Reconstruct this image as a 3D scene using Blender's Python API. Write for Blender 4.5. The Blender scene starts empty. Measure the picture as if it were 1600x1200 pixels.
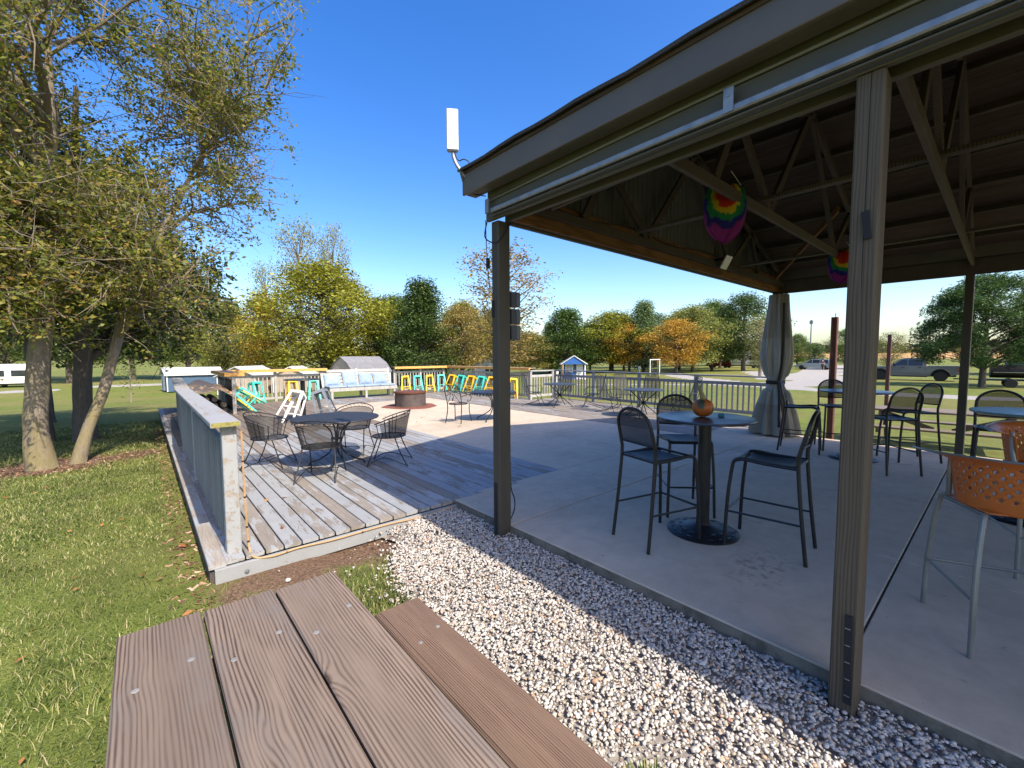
import bpy, math, random
import numpy as np
from mathutils import Vector, Matrix
random.seed(7); np.random.seed(7)
SC = bpy.context.scene
COL = SC.collection
PI = math.pi
# ---------------------------------------------------------------- camera, sky, sun, exposure
cam = bpy.data.cameras.new('camera'); cam.sensor_fit = 'HORIZONTAL'; cam.sensor_width = 36.0
cam.lens = 36.0*667.4/1600; cam.clip_start = 0.05; cam.clip_end = 3000
camo = bpy.data.objects.new('camera', cam); COL.objects.link(camo)
yaw, pitch, roll = math.radians(40.85), math.radians(-3.76), math.radians(-0.25)
fw = Vector((math.sin(yaw)*math.cos(pitch), math.cos(yaw)*math.cos(pitch), math.sin(pitch)))
rt = Vector((math.cos(yaw), -math.sin(yaw), 0)); up = rt.cross(fw)
rt, up = rt*math.cos(roll)+up*math.sin(roll), up*math.cos(roll)-rt*math.sin(roll)
camo.matrix_world = Matrix(((rt.x, up.x, -fw.x, 0), (rt.y, up.y, -fw.y, 0), (rt.z, up.z, -fw.z, 1.6), (0, 0, 0, 1)))
SC.camera = camo
SUN = Vector((0.03, -0.96, 1.0)).normalized()      # towards the sun
world = bpy.data.worlds.new('World'); SC.world = world; world.use_nodes = True
wn = world.node_tree; wn.nodes.clear()
sky = wn.nodes.new('ShaderNodeTexSky'); sky.sky_type = 'NISHITA'; sky.sun_disc = False
sky.sun_elevation = math.asin(SUN.z); sky.sun_rotation = math.atan2(SUN.x, SUN.y)
sky.altitude = 0; sky.air_density = 1.0; sky.dust_density = 1.6; sky.ozone_density = 1.0
bg = wn.nodes.new('ShaderNodeBackground'); bg.inputs['Strength'].default_value = 0.15
wo = wn.nodes.new('ShaderNodeOutputWorld')
hs = wn.nodes.new('ShaderNodeHueSaturation'); hs.inputs['Hue'].default_value = .513; hs.inputs['Saturation'].default_value = 1.45; tcw = wn.nodes.new('ShaderNodeTexCoord'); vaw = wn.nodes.new('ShaderNodeVectorMath'); vaw.inputs[1].default_value = (0, 0, .0); wn.links.new(tcw.outputs['Generated'], vaw.inputs[0]); wn.links.new(vaw.outputs[0], sky.inputs['Vector']); wn.links.new(sky.outputs[0], hs.inputs['Color']); wn.links.new(hs.outputs[0], bg.inputs[0]); wn.links.new(bg.outputs[0], wo.inputs[0])
sl = bpy.data.lights.new('sun', 'SUN'); sl.energy = 3.9; sl.angle = math.radians(0.53); sl.color = (1.0, 0.90, 0.76)
slo = bpy.data.objects.new('sun', sl); COL.objects.link(slo)
slo.rotation_euler = SUN.to_track_quat('Z', 'Y').to_euler(); slo.location = SUN*60
vs = SC.view_settings; vs.view_transform = 'Standard'; vs.look = 'None'; vs.exposure = 1.03; vs.gamma = 1.0; vs.use_curve_mapping = False
SC.render.engine = 'CYCLES'
cy = SC.cycles; cy.max_bounces = 7; cy.diffuse_bounces = 3; cy.glossy_bounces = 2; cy.transmission_bounces = 3; cy.transparent_max_bounces = 24
cy.caustics_reflective = cy.caustics_refractive = False
cy.use_denoising = True
# ---------------------------------------------------------------- helpers: materials
def S(r, g, b):
    f = lambda c: (c/255/12.92) if c/255 <= .04045 else ((c/255+.055)/1.055)**2.4
    return (f(r), f(g), f(b), 1.0)
class N:
    def __init__(s, name):
        s.m = bpy.data.materials.new(name); s.m.use_nodes = True; s.t = s.m.node_tree; s.t.nodes.clear()
    def n(s, t): return s.t.nodes.new('ShaderNode'+t)
    def set(s, sock, v):
        if v is None: return
        if isinstance(v, bpy.types.NodeSocket): s.t.links.new(v, sock)
        else:
            if sock.type == 'VECTOR' and isinstance(v, (int, float)): v = (v, v, v)
            if sock.type == 'RGBA' and len(v) == 3: v = (*v, 1)
            sock.default_value = v
    def pos(s): return s.n('NewGeometry').outputs['Position']
    def co(s): return s.n('TexCoord').outputs['Object']
    def rnd(s): return s.n('ObjectInfo').outputs['Random']
    def ocol(s): return s.n('ObjectInfo').outputs['Color']
    def island(s): return s.n('NewGeometry').outputs['Random Per Island']
    def vm(s, op, a, b=None):
        k = s.n('VectorMath'); k.operation = op; s.set(k.inputs[0], a); s.set(k.inputs[1], b); return k.outputs[0]
    def map(s, v, sc): return s.vm('MULTIPLY', v, sc)
    def sco(s, sc, rs=37.0):      # object coordinates with an offset of its own for each object
        k = s.n('Combine'+'XYZ'); r = s.math('MULTIPLY', s.rnd(), rs)
        for i in range(3): s.set(k.inputs[i], r)
        return s.map(s.vm('ADD', s.co(), k.outputs[0]), sc)
    def noise(s, v, sc, det=3, ro=.55, dist=0):
        k = s.n('TexNoise'); s.set(k.inputs['Vector'], v); s.set(k.inputs['Scale'], sc); s.set(k.inputs['Detail'], det); s.set(k.inputs['Roughness'], ro); s.set(k.inputs['Distortion'], dist); return k.outputs['Fac']
    def vor(s, v, sc, out='Distance', feat='F1'):
        k = s.n('TexVoronoi'); k.feature = feat; s.set(k.inputs['Vector'], v); s.set(k.inputs['Scale'], sc); return k.outputs[out]
    def sep(s, v):
        k = s.n('SeparateXYZ'); s.set(k.inputs[0], v); return k.outputs
    def comb(s, a, b, c):
        k = s.n('CombineXYZ'); s.set(k.inputs[0], a); s.set(k.inputs[1], b); s.set(k.inputs[2], c); return k.outputs[0]
    def math(s, op, a, b=None, c=None):
        k = s.n('Math'); k.operation = op; s.set(k.inputs[0], a); s.set(k.inputs[1], b); s.set(k.inputs[2], c); return k.outputs[0]
    def rng(s, v, a, b, c=0, d=1):
        k = s.n('MapRange'); s.set(k.inputs[0], v); s.set(k.inputs[1], a); s.set(k.inputs[2], b); s.set(k.inputs[3], c); s.set(k.inputs[4], d); return k.outputs[0]
    def ramp(s, f, st, mode='LINEAR'):
        k = s.n('ValToRGB'); k.color_ramp.interpolation = mode; e = k.color_ramp.elements
        while len(e) < len(st): e.new(.5)
        for i, (p, c) in enumerate(st): e[i].position = p; e[i].color = c if len(c) == 4 else (*c, 1)
        s.set(k.inputs[0], f); return k.outputs[0]
    def mix(s, f, a, b, bl='MIX'):
        k = s.n('Mix'); k.data_type = 'RGBA'; k.blend_type = bl; s.set(k.inputs[0], f); s.set(k.inputs[6], a); s.set(k.inputs[7], b); return k.outputs[2]
    def hsv(s, c, h=.5, sa=1, v=1):
        k = s.n('HueSaturation'); s.set(k.inputs['Hue'], h); s.set(k.inputs['Saturation'], sa); s.set(k.inputs['Value'], v); s.set(k.inputs['Color'], c); return k.outputs[0]
    def bump(s, h, st=.4, d=.01, nrm=None):
        k = s.n('Bump'); s.set(k.inputs['Strength'], st); s.set(k.inputs['Distance'], d); s.set(k.inputs['Height'], h); s.set(k.inputs['Normal'], nrm); return k.outputs[0]
    def bsdf(s, col, ro=.6, me=0, nrm=None, sp=None, **kw):
        k = s.n('BsdfPrincipled'); s.set(k.inputs['Base Color'], col); s.set(k.inputs['Roughness'], ro); s.set(k.inputs['Metallic'], me); s.set(k.inputs['Normal'], nrm)
        if sp is not None: s.set(k.inputs['Specular IOR Level'], sp)
        for a, b in kw.items(): s.set(k.inputs[a], b)
        return k.outputs[0]
    def done(s, sh):
        o = s.n('OutputMaterial'); s.t.links.new(sh, o.inputs['Surface']); return s.m
def pm(name, col, ro=.6, me=0, var=.18, sc=6, bump=.15, bsc=60, st=(1, 1, 1), sp=None, rv=.1, dirt=None, dn=.5):
    n = N(name); v = n.sco(st)
    a = n.noise(v, sc, 4); c = n.mix(n.rng(a, .3, .7), tuple(x*(1-var) for x in col[:3]), tuple(min(1, x*(1+var)) for x in col[:3]))
    c = n.hsv(c, v=n.rng(n.rnd(), 0, 1, 1-rv, 1+rv))
    if dirt: c = n.mix(n.rng(n.noise(v, sc*2.3, 5, .65), dn, dn+.14), c, dirt)
    nr = n.bump(n.noise(v, bsc, 3), bump, .004) if bump else None
    return n.done(n.bsdf(c, n.rng(a, .3, .7, max(.02, ro-.08), min(1, ro+.08)), me, nr, sp))
def wood(name, light, dark, grain=70, st=(1, .06, 1), bump=.5, ro=.8, crack=True, knots=0, wav=26, gray=None, rv=.12, bd=.003):
    n = N(name); v = n.sco((1, 1, 1)); g = n.map(v, st)
    ax_ = 1 if st[0] < .2 and st[1] > .5 else 0
    u = n.sep(v)[ax_] if st[2] > .2 else n.math('ADD', n.sep(v)[0], n.sep(v)[1])
    w1 = n.noise(n.map(v, tuple(3*q if q > .5 else .9 for q in st)), 1, 2, .5)      # slow waver of the rings
    w2 = n.noise(g, 26, 2, .5)                                                       # uneven ring spacing
    ph = n.math('MULTIPLY_ADD', u, grain*4.2, n.math('ADD', n.math('MULTIPLY', w1, wav), n.math('MULTIPLY', w2, 11)))
    if knots:
        kv = n.map(v, (1, .42, 1)); d = n.vor(kv, knots); kd = n.rng(d, .0, .24, 1, 0)
        ph = n.math('MULTIPLY_ADD', n.math('POWER', kd, 2), 26, ph)
    ring = n.math('POWER', n.math('MULTIPLY_ADD', n.math('SINE', ph), .5, .5), 2.0)
    ring = n.math('MULTIPLY', ring, n.rng(n.noise(n.map(g, (1, 2.5, 1)), 15, 3, .6), .32, .68, .12, 1.15))
    fine = n.noise(n.map(v, (st[0], st[1]*.5, st[2])), 210, 4, .7)
    f = n.math('ADD', n.math('MULTIPLY', ring, .78), n.math('MULTIPLY', fine, .42))
    c = n.mix(n.rng(f, .16, .82), light, dark)
    c = n.mix(n.rng(n.noise(g, 7, 3), .36, .7, 0, .7), c, tuple(x*.55 for x in light[:3]))
    if gray: c = n.mix(n.rng(n.noise(n.map(v, (1, .4, 1)), 4.5, 5, .65), .5, .68, 0, .75), c, gray)
    if knots:
        c = n.mix(n.rng(d, .025, .055, .8, 0), c, tuple(x*.55 for x in dark[:3]))
    if crack: c = n.mix(n.rng(n.noise(n.map(v, tuple(3*q if q > .5 else q*.22 for q in st)), 40, 2, .4), .70, .73), c, (.02, .015, .012))
    c = n.hsv(c, v=n.rng(n.rnd(), 0, 1, 1-rv, 1+rv))
    return n.done(n.bsdf(c, ro, 0, n.bump(n.math('SUBTRACT', 1, f), bump, bd), .3))
# ---------------------------------------------------------------- helpers: meshes and objects
class MB:
    def __init__(s): s.v = []; s.f = []
    def add(s, vs, fs, M=None):
        o = len(s.v)
        s.v += [tuple(M @ Vector(p)) for p in vs] if M is not None else [tuple(p) for p in vs]
        s.f += [tuple(i+o for i in f) for f in fs]; return s
    def box(s, c, d, M=None, rz=0):
        x, y, z = d[0]/2, d[1]/2, d[2]/2
        vs = [(a*x, b*y, e*z) for e in (-1, 1) for b in (-1, 1) for a in (-1, 1)]
        R = Matrix.Translation(c) @ Matrix.Rotation(rz, 4, 'Z')
        return s.add(vs, [(0, 2, 3, 1), (4, 5, 7, 6), (0, 1, 5, 4), (2, 6, 7, 3), (0, 4, 6, 2), (1, 3, 7, 5)], M @ R if M is not None else R)
    def bar(s, p, q, w, t, upv=(0, 0, 1), c=.004):      # chamfered bar from p to q, w across, t thick along upv
        p, q = Vector(p), Vector(q); d = (q-p).normalized(); u = Vector(upv)
        if abs(d.dot(u)) > .97: u = Vector((0, 1, 0))
        a = d.cross(u).normalized(); u = a.cross(d)
        w, t = w/2, t/2; c = min(c, w*.6, t*.6)
        pr = [(-w+c, -t), (w-c, -t), (w, -t+c), (w, t-c), (w-c, t), (-w+c, t), (-w, t-c), (-w, -t+c)]
        vs = [o+a*x+u*y for o in (p, q) for x, y in pr]
        fs = [(i, (i+1) % 8, 8+(i+1) % 8, 8+i) for i in range(8)]+[tuple(range(7, -1, -1)), tuple(range(8, 16))]
        return s.add(vs, fs)
    def tube(s, pts, r, n=6, closed=False):
        P = [Vector(p) for p in pts]; m = len(P); rr = r if isinstance(r, (list, tuple)) else [r]*m
        prev = None; vs = []
        for i in range(m):
            a = P[i-1] if (i or closed) else P[i]; b = P[(i+1) % m] if (i < m-1 or closed) else P[i]
            d = (b-a).normalized() if (b-a).length > 1e-9 else Vector((0, 0, 1))
            if prev is None:
                u = Vector((0, 0, 1)) if abs(d.z) < .9 else Vector((1, 0, 0)); x = d.cross(u).normalized()
            else:
                x = prev-d*prev.dot(d); x = x.normalized() if x.length > 1e-6 else d.orthogonal().normalized()
            prev = x; y = d.cross(x)
            vs += [P[i]+(x*math.cos(2*PI*k/n)+y*math.sin(2*PI*k/n))*rr[i] for k in range(n)]
        fs = []
        for i in range(m if closed else m-1):
            j = (i+1) % m
            fs += [(i*n+k, i*n+(k+1) % n, j*n+(k+1) % n, j*n+k) for k in range(n)]
        if not closed: fs += [tuple(range(n-1, -1, -1)), tuple(range((m-1)*n, m*n))]
        return s.add(vs, fs)
    def lathe(s, pr, n=24, c=(0, 0, 0), M=None, fn=None):
        vs = []; m = len(pr)
        for r, z in pr:
            for k in range(n):
                a = 2*PI*k/n; q = r*(fn(a) if fn else 1); vs.append((c[0]+q*math.cos(a), c[1]+q*math.sin(a), c[2]+z))
        fs = [(i*n+k, i*n+(k+1) % n, (i+1)*n+(k+1) % n, (i+1)*n+k) for i in range(m-1) for k in range(n)]
        if pr[0][0] > 1e-6: fs.append(tuple(range(n-1, -1, -1)))
        if pr[-1][0] > 1e-6: fs.append(tuple(range((m-1)*n, m*n)))
        return s.add(vs, fs, M)
    def prism(s, poly, a, b, ax='z', M=None):
        n = len(poly); k = {'z': lambda p, h: (p[0], p[1], h), 'y': lambda p, h: (p[0], h, p[1]), 'x': lambda p, h: (h, p[0], p[1])}[ax]
        vs = [k(p, a) for p in poly]+[k(p, b) for p in poly]
        return s.add(vs, [tuple(range(n-1, -1, -1)), tuple(range(n, 2*n))]+[(i, (i+1) % n, n+(i+1) % n, n+i) for i in range(n)], M)
    def grid(s, fn, nu, nv, wrap=False):
        vs = [fn(i/(nu if wrap else nu-1), j/(nv-1)) for i in range(nu) for j in range(nv)]
        fs = [(i*nv+j, ((i+1) % nu)*nv+j, ((i+1) % nu)*nv+j+1, i*nv+j+1) for i in range(nu if wrap else nu-1) for j in range(nv-1)]
        return s.add(vs, fs)
    def mesh(s, name, mat=None, smooth=False):
        me = bpy.data.meshes.new(name); me.from_pydata([tuple(v) for v in s.v], [], s.f); me.update()
        if mat: me.materials.append(mat)
        if smooth: me.shade_smooth(); me.set_sharp_from_angle(angle=math.radians(40))
        return me
    def build(s, name, mat, parent=None, smooth=False, off=None, recalc=True, shell=0):
        if parent is not None and off is None: off = s.off if hasattr(s, 'off') else None
        if off is not None: s.v = [(a-off[0], b-off[1], c-off[2]) for a, b, c in s.v]
        me = s.mesh(name, mat, smooth)
        if recalc:
            import bmesh
            bm = bmesh.new(); bm.from_mesh(me); bmesh.ops.recalc_face_normals(bm, faces=bm.faces); bm.to_mesh(me); bm.free()
        o = link(name, me, parent)
        if shell: k = o.modifiers.new('thickness', 'SOLIDIFY'); k.thickness = shell; k.offset = 0
        return o
def link(name, me, parent=None, loc=(0, 0, 0), rot=(0, 0, 0), sc=(1, 1, 1)):
    o = bpy.data.objects.new(name, me); COL.objects.link(o); o.location = loc; o.rotation_euler = rot; o.scale = sc
    if parent: o.parent = parent
    return o
def tag(o, label=None, cat=None, group=None, kind=None):
    for k, v in (('label', label), ('category', cat), ('group', group), ('kind', kind)):
        if v: o[k] = v
    return o
def thing(name, label, cat, loc=(0, 0, 0), rz=0, group=None):
    o = bpy.data.objects.new(name, None); COL.objects.link(o); o.location = loc; o.rotation_euler = (0, 0, rz); o.empty_display_size = .1
    return tag(o, label, cat, group)
def dup(root, loc, rz, label, rot=None, sc=None):
    r = root.copy(); COL.objects.link(r); r.location = loc; r.rotation_euler = rot if rot else (0, 0, rz); r['label'] = label
    if sc: r.scale = sc
    for ch in root.children:
        c = ch.copy(); COL.objects.link(c); c.parent = r
        for g in ch.children:
            d = g.copy(); COL.objects.link(d); d.parent = c
    return r
def npmesh(name, V, F, mat):      # V (n,3), F (m,k) arrays
    me = bpy.data.meshes.new(name); n, (m, k) = len(V), F.shape
    me.vertices.add(n); me.vertices.foreach_set('co', np.ascontiguousarray(V, dtype=np.float32).ravel())
    me.loops.add(m*k); me.polygons.add(m)
    me.loops.foreach_set('vertex_index', np.ascontiguousarray(F, dtype=np.int32).ravel())
    me.polygons.foreach_set('loop_start', np.arange(0, m*k, k, dtype=np.int32))
    me.update(calc_edges=True); me.materials.append(mat); return me
def ss(a, b, x):
    t = np.clip((x-a)/(b-a), 0, 1); return t*t*(3-2*t)
def gz(x, y):      # height of the ground (the slab's top is 0)
    r = np.hypot(x, y); D = .55+1.75*ss(.1, 1.45, np.arctan2(y, np.maximum(x, .01)))
    z = -.15-.08*ss(3, 10, r)-D*ss(11, 64, r)+.00009*np.clip(r-75, 0, 300)**2
    return z+.03*np.sin(x*.23+1)*np.cos(y*.19)*ss(5, 20, r)
# ---------------------------------------------------------------- surface materials
def grass_mat():
    n = N('lawn'); p = n.pos()
    big = n.noise(p, .35, 3); mid = n.noise(p, 2.2, 4, .65); fin = n.noise(n.map(p, (1, 1, .2)), 60, 3, .7)
    f = n.math('ADD', n.math('MULTIPLY', mid, .5), n.math('MULTIPLY', fin, .5))
    c = n.ramp(f, [(.25, (.04, .055, .011)), (.48, (.12, .16, .030)), (.62, (.195, .225, .048)), (.8, (.29, .29, .09))])
    c = n.mix(n.rng(big, .45, .72, 0, .6), c, (.19, .165, .06)); c = n.mix(n.rng(n.noise(p, .07, 4, .6), .42, .62, 0, .55), c, (.23, .19, .075))
    at = n.n('Attribute'); at.attribute_name = 'dirt'
    e = n.math('ADD', at.outputs['Fac'], n.math('MULTIPLY', n.math('SUBTRACT', n.noise(p, 3.2, 5, .7), .5), .9))
    d = n.ramp(n.noise(p, 45, 4, .75), [(.3, (.05, .03, .02)), (.5, (.18, .11, .07)), (.7, (.33, .23, .155))])
    c = n.mix(n.rng(e, .5, .75), c, d)
    at2 = n.n('Attribute'); at2.attribute_name = 'road'
    e2 = n.math('ADD', at2.outputs['Fac'], n.math('MULTIPLY', n.math('SUBTRACT', n.noise(p, 1.2, 5, .7), .5), .45))
    rc = n.ramp(n.noise(p, 7, 5, .7), [(.3, (.27, .255, .235)), (.7, (.43, .41, .38))])
    c = n.mix(n.rng(e2, .42, .58), c, rc)
    at3 = n.n('Attribute'); at3.attribute_name = 'field'
    c = n.mix(at3.outputs['Fac'], c, n.ramp(n.noise(n.map(p, (.04, .25, 1)), 3, 4), [(.3, (.34, .2, .075)), (.7, (.52, .33, .14))]))
    h = n.math('ADD', fin, n.math('MULTIPLY', mid, .6))
    return n.done(n.bsdf(c, .9, 0, n.bump(h, .9, .03), .15))
def blade_mat():
    n = N('grass_blades'); i = n.island(); p = n.pos()
    c = n.ramp(i, [(0, (.055, .09, .015)), (.4, (.135, .18, .032)), (.7, (.235, .26, .058)), (.86, (.35, .33, .115)), (1, (.50, .42, .23))])
    c = n.hsv(c, v=n.rng(n.noise(p, 1.3, 4, .6), .3, .7, .7, 1.3), sa=.92)
    k = n.bsdf(c, .55, 0, None, .25); t = n.n('BsdfTranslucent'); n.set(t.inputs[0], c)
    m = n.n('MixShader'); m.inputs[0].default_value = .35; n.t.links.new(k, m.inputs[1]); n.t.links.new(t.outputs[0], m.inputs[2]); return n.done(m.outputs[0])
def stone_mat():
    n = N('gravel_stone'); i = n.island(); p = n.pos()
    c = n.ramp(i, [(0, (.28, .255, .23)), (.15, (.40, .37, .33)), (.5, (.50, .46, .41)), (.8, (.66, .62, .56)), (.90, (.40, .32, .22)), (.96, (.44, .30, .19)), (1, (.36, .17, .10))])
    c = n.mix(n.rng(n.noise(p, 60, 4, .7), .35, .7, 0, .45), c, (.40, .37, .33))
    return n.done(n.bsdf(c, .75, 0, n.bump(n.noise(p, 160, 3), .25, .003), .3))
def concrete_mat():
    n = N('broomed_concrete'); p = n.pos()
    a = n.noise(p, .8, 5, .6); b = n.noise(p, 6, 5, .65); f = n.noise(n.map(p, (30, 300, 1)), 1, 2)
    c = n.mix(n.rng(a, .3, .7), (.47, .385, .29), (.58, .48, .37)); c = n.mix(n.rng(b, .35, .7, 0, .5), c, (.36, .295, .22)); c = n.mix(n.rng(n.noise(p, .55, 7, .7), .5, .66, 0, .38), c, (.27, .225, .175)); c = n.mix(n.rng(n.noise(p, 9, 3, .5), .70, .74, 0, .5), c, (.22, .17, .13))
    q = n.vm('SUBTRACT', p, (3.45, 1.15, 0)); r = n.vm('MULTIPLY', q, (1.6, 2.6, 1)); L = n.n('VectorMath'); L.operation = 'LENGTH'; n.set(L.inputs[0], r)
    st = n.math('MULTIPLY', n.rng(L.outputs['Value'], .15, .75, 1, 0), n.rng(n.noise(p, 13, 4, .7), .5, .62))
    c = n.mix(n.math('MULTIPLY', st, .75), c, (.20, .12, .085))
    c = n.mix(n.rng(n.vor(p, 3.1), .012, .022, .6, 0), c, (.10, .07, .05))
    return n.done(n.bsdf(c, .85, 0, n.bump(n.math('ADD', f, b), .25, .003), .3))
def deck_mat(name, cover, wl, wd):
    n = N(name); v = n.sco((1, 1, 1)); rd = n.rnd()
    g = n.noise(n.map(v, (1, .05, 1)), 90, 3, .6); w = n.noise(n.map(v, (1, .12, 1)), 14, 4, .6)
    ph = n.math('SINE', n.math('MULTIPLY_ADD', n.sep(v)[0], 210, n.math('MULTIPLY', w, 40)))
    wc = n.mix(n.math('ADD', n.math('MULTIPLY', g, .6), n.math('MULTIPLY_ADD', ph, .18, .18)), wd, wl)
    wc = n.mix(n.rng(n.noise(v, 1.4, 3), .4, .7, 0, .4), wc, tuple(x*.6 for x in wd[:3]))
    pc = n.mix(n.noise(v, 5, 4), (.25, .258, .265), (.345, .355, .365))
    m = n.math('ADD', n.math('MULTIPLY', n.noise(n.map(v, (1, .16, 1)), 16, 5, .72), .75), n.math('MULTIPLY', n.noise(v, 1.1, 3, .6), .5))
    m = n.math('ADD', m, n.math('MULTIPLY_ADD', ph, .02, n.math('MULTIPLY', n.math('SUBTRACT', rd, .5), .22)))
    k = n.rng(m, cover-.015, cover+.015)
    c = n.mix(k, pc, wc); c = n.mix(n.rng(n.noise(n.map(v, (1, .3, 1)), 40, 3, .6), .66, .72, 0, .8), c, (.13, .115, .10))
    c = n.hsv(c, v=n.rng(rd, 0, 1, .88, 1.1))
    h = n.math('SUBTRACT', n.math('MULTIPLY', g, .4), n.math('MULTIPLY', k, .6))
    return n.done(n.bsdf(c, .75, 0, n.bump(h, .5, .004), .3))
def leaf_mat(name, stops, tr=.3, tint=False):
    n = N(name); i = n.island()
    c = n.ramp(i, stops)
    if tint: c = n.mix(1.0, c, n.ocol(), 'MULTIPLY')
    k = n.bsdf(c, .5, 0, None, .3); t = n.n('BsdfTranslucent'); n.set(t.inputs[0], n.hsv(c, v=1.25, sa=1.1))
    m = n.n('MixShader'); m.inputs[0].default_value = tr; n.t.links.new(k, m.inputs[1]); n.t.links.new(t.outputs[0], m.inputs[2]); return n.done(m.outputs[0])
def bark_mat(name, lo, hi, moss=None, sc=18):
    n = N(name); v = n.sco((1, 1, .3)); a = n.noise(v, sc, 6, .75); w = n.noise(n.map(v, (1, 1, .5)), sc*3.2, 4, .7)
    f = n.math('ADD', n.math('MULTIPLY', a, .6), n.math('MULTIPLY', w, .4))
    c = n.mix(n.rng(f, .2, .65), lo, hi)
    if moss: c = n.mix(n.rng(n.noise(v, 3.2, 4, .65), .42, .62, 0, .75), c, moss)
    return n.done(n.bsdf(c, .9, 0, n.bump(f, 1.0, .03), .2))
def mesh_mat(name, col, op):      # fine woven or expanded metal sheet: too fine to model wire by wire
    n = N(name); k = n.bsdf(col, .5, .3); t = n.n('BsdfTransparent')
    m = n.n('MixShader'); m.inputs[0].default_value = op; n.t.links.new(t.outputs[0], m.inputs[1]); n.t.links.new(k, m.inputs[2]); return n.done(m.outputs[0])
def shingle_mat():
    n = N('asphalt_shingle'); p = n.pos(); c = n.ramp(n.noise(p, 120, 3, .7), [(.3, (.03, .028, .026)), (.7, (.085, .08, .075))])
    return n.done(n.bsdf(c, .95, 0, n.bump(n.noise(p, 200, 2), .4, .004), .2))
Mt = {}
Mt['lawn'] = grass_mat(); Mt['blade'] = blade_mat(); Mt['stone'] = stone_mat(); Mt['concrete'] = concrete_mat()
Mt['deck_paint'] = deck_mat('peeling_deck_paint', .655, (.29, .26, .225), (.19, .165, .14))
Mt['deck_bare'] = deck_mat('weathered_deck_wood', .42, (.25, .205, .165), (.15, .118, .092))
Mt['deck_mid'] = deck_mat('worn_deck_paint', .55, (.28, .25, .215), (.18, .15, .125))
Mt['table_wood'] = wood('weathered_table_plank', (.27, .205, .158), (.056, .036, .029), 122, (1, .06, 1), .35, .75, True, 3.0, 30, (.165, .145, .13), .16, .002)
Mt['bench_wood'] = wood('weathered_bench_plank', (.21, .14, .10), (.075, .041, .029), 170, (1, .05, 1), .4, .75, True, 2.2, 20, None, .08, .003)
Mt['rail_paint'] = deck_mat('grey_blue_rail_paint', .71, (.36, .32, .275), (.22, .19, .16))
Mt['white_rail'] = pm('pale_weathered_rail', (.36, .35, .33), .7, 0, .2, 5, .3, 50, (1, 1, .2), dirt=(.27, .25, .22), dn=.55)
Mt['shaded_rail'] = pm('pale_rail_in_shade', (.20, .21, .225), .7, 0, .2, 5, .3, 50, (1, 1, .2), dirt=(.24, .22, .2), dn=.58)  # pale rail tone, greyed to paint in the shade on its near side
Mt['new_pine'] = wood('fresh_pine', (.78, .44, .13), (.55, .25, .06), 60, (1, .05, 1), .3, .65, False)
Mt['old_pine'] = wood('old_orange_pine', (.27, .135, .05), (.13, .055, .02), 60, (.06, 1, 1), .3, .7, False)
Mt['truss'] = wood('grey_truss_lumber', (.11, .09, .068), (.045, .034, .026), 70, (.1, .1, .1), .3, .8, False)
Mt['roof_board'] = wood('dark_roof_boards', (.095, .064, .044), (.036, .024, .017), 60, (1, .05, 1), .3, .85, False)
Mt['trim'] = pm('olive_grey_painted_trim', (.082, .076, .056), .6, 0, .12, 3, .15, 60)
Mt['fascia'] = pm('grey_brown_aluminium_trim', (.108, .092, .072), .45, 0, .12, 2, .08, 40)
Mt['dark_post'] = pm('dark_painted_post', (.060, .052, .038), .65, 0, .25, 5, .3, 40, (1, 1, .15))
Mt['post_wood'] = wood('weathered_grey_post', (.125, .10, .07), (.072, .055, .038), 115, (1, 1, .05), .12, .85, True, 0)
Mt['rail_shade'] = pm('rail_paint_in_shade', (.155, .175, .185), .75, 0, .15, 5, .3, 50, (1, 1, .2), dirt=(.30, .32, .33), dn=.62)  # left railing's paint, darkened to put its outer side's shade into the colour
Mt['screw'] = pm('dull_screw_zinc', (.30, .29, .27), .5, .3, .1, 30, .1, 90)
Mt['galv'] = pm('galvanised_steel', (.30, .31, .32), .5, .7, .25, 12, .2, 50)
Mt['shingle'] = shingle_mat()
Mt['siding'] = pm('grey_metal_siding', (.13, .13, .125), .5, .2, .1, 2, .1, 30)
Mt['black'] = pm('black_painted_metal', (.014, .014, .015), .42, .2, .2, 20, .1, 90)
Mt['iron'] = pm('dark_wrought_iron', (.020, .020, .021), .5, .35, .25, 20, .2, 90)
Mt['mesh'] = mesh_mat('black_expanded_mesh', (.022, .022, .024, 1), .62)
Mt['sling'] = mesh_mat('fine_black_chair_mesh', (.018, .020, .024, 1), .80)
Mt['sling_thin'] = mesh_mat('sheer_black_chair_mesh', (.018, .020, .024, 1), .55)
Mt['tabletop'] = pm('dark_slate_tabletop', (.030, .033, .042), .32, .1, .3, 3, .1, 40)
Mt['rust'] = pm('rusted_steel', (.075, .060, .056), .75, .3, .35, 6, .4, 40, dirt=(.14, .06, .032), dn=.56)
Mt['rust_red'] = pm('rusty_red_steel', (.13, .045, .026), .8, .2, .4, 9, .4, 40)
Mt['teal'] = pm('teal_painted_steel', (.055, .52, .42), .35, .1, .1, 6, .05, 40)
Mt['yellow'] = pm('yellow_painted_steel', (.80, .46, .018), .35, .1, .1, 6, .05, 40)
Mt['white'] = pm('white_painted_steel', (.78, .78, .76), .4, 0, .06, 6, .05, 40)
Mt['silver'] = pm('silver_steel', (.34, .35, .35), .35, .6, .1, 6, .05, 40)
Mt['plastic'] = pm('white_plastic', (.78, .77, .72), .45, 0, .05, 3, .02, 40)
Mt['rubber'] = pm('black_rubber', (.016, .016, .017), .75, 0, .2, 10, .2, 60)
Mt['bark'] = bark_mat('mossy_grey_bark', (.055, .045, .036), (.27, .225, .17), (.21, .175, .075))
Mt['bark_dark'] = bark_mat('dark_bark', (.03, .025, .02), (.13, .11, .09))
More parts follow.
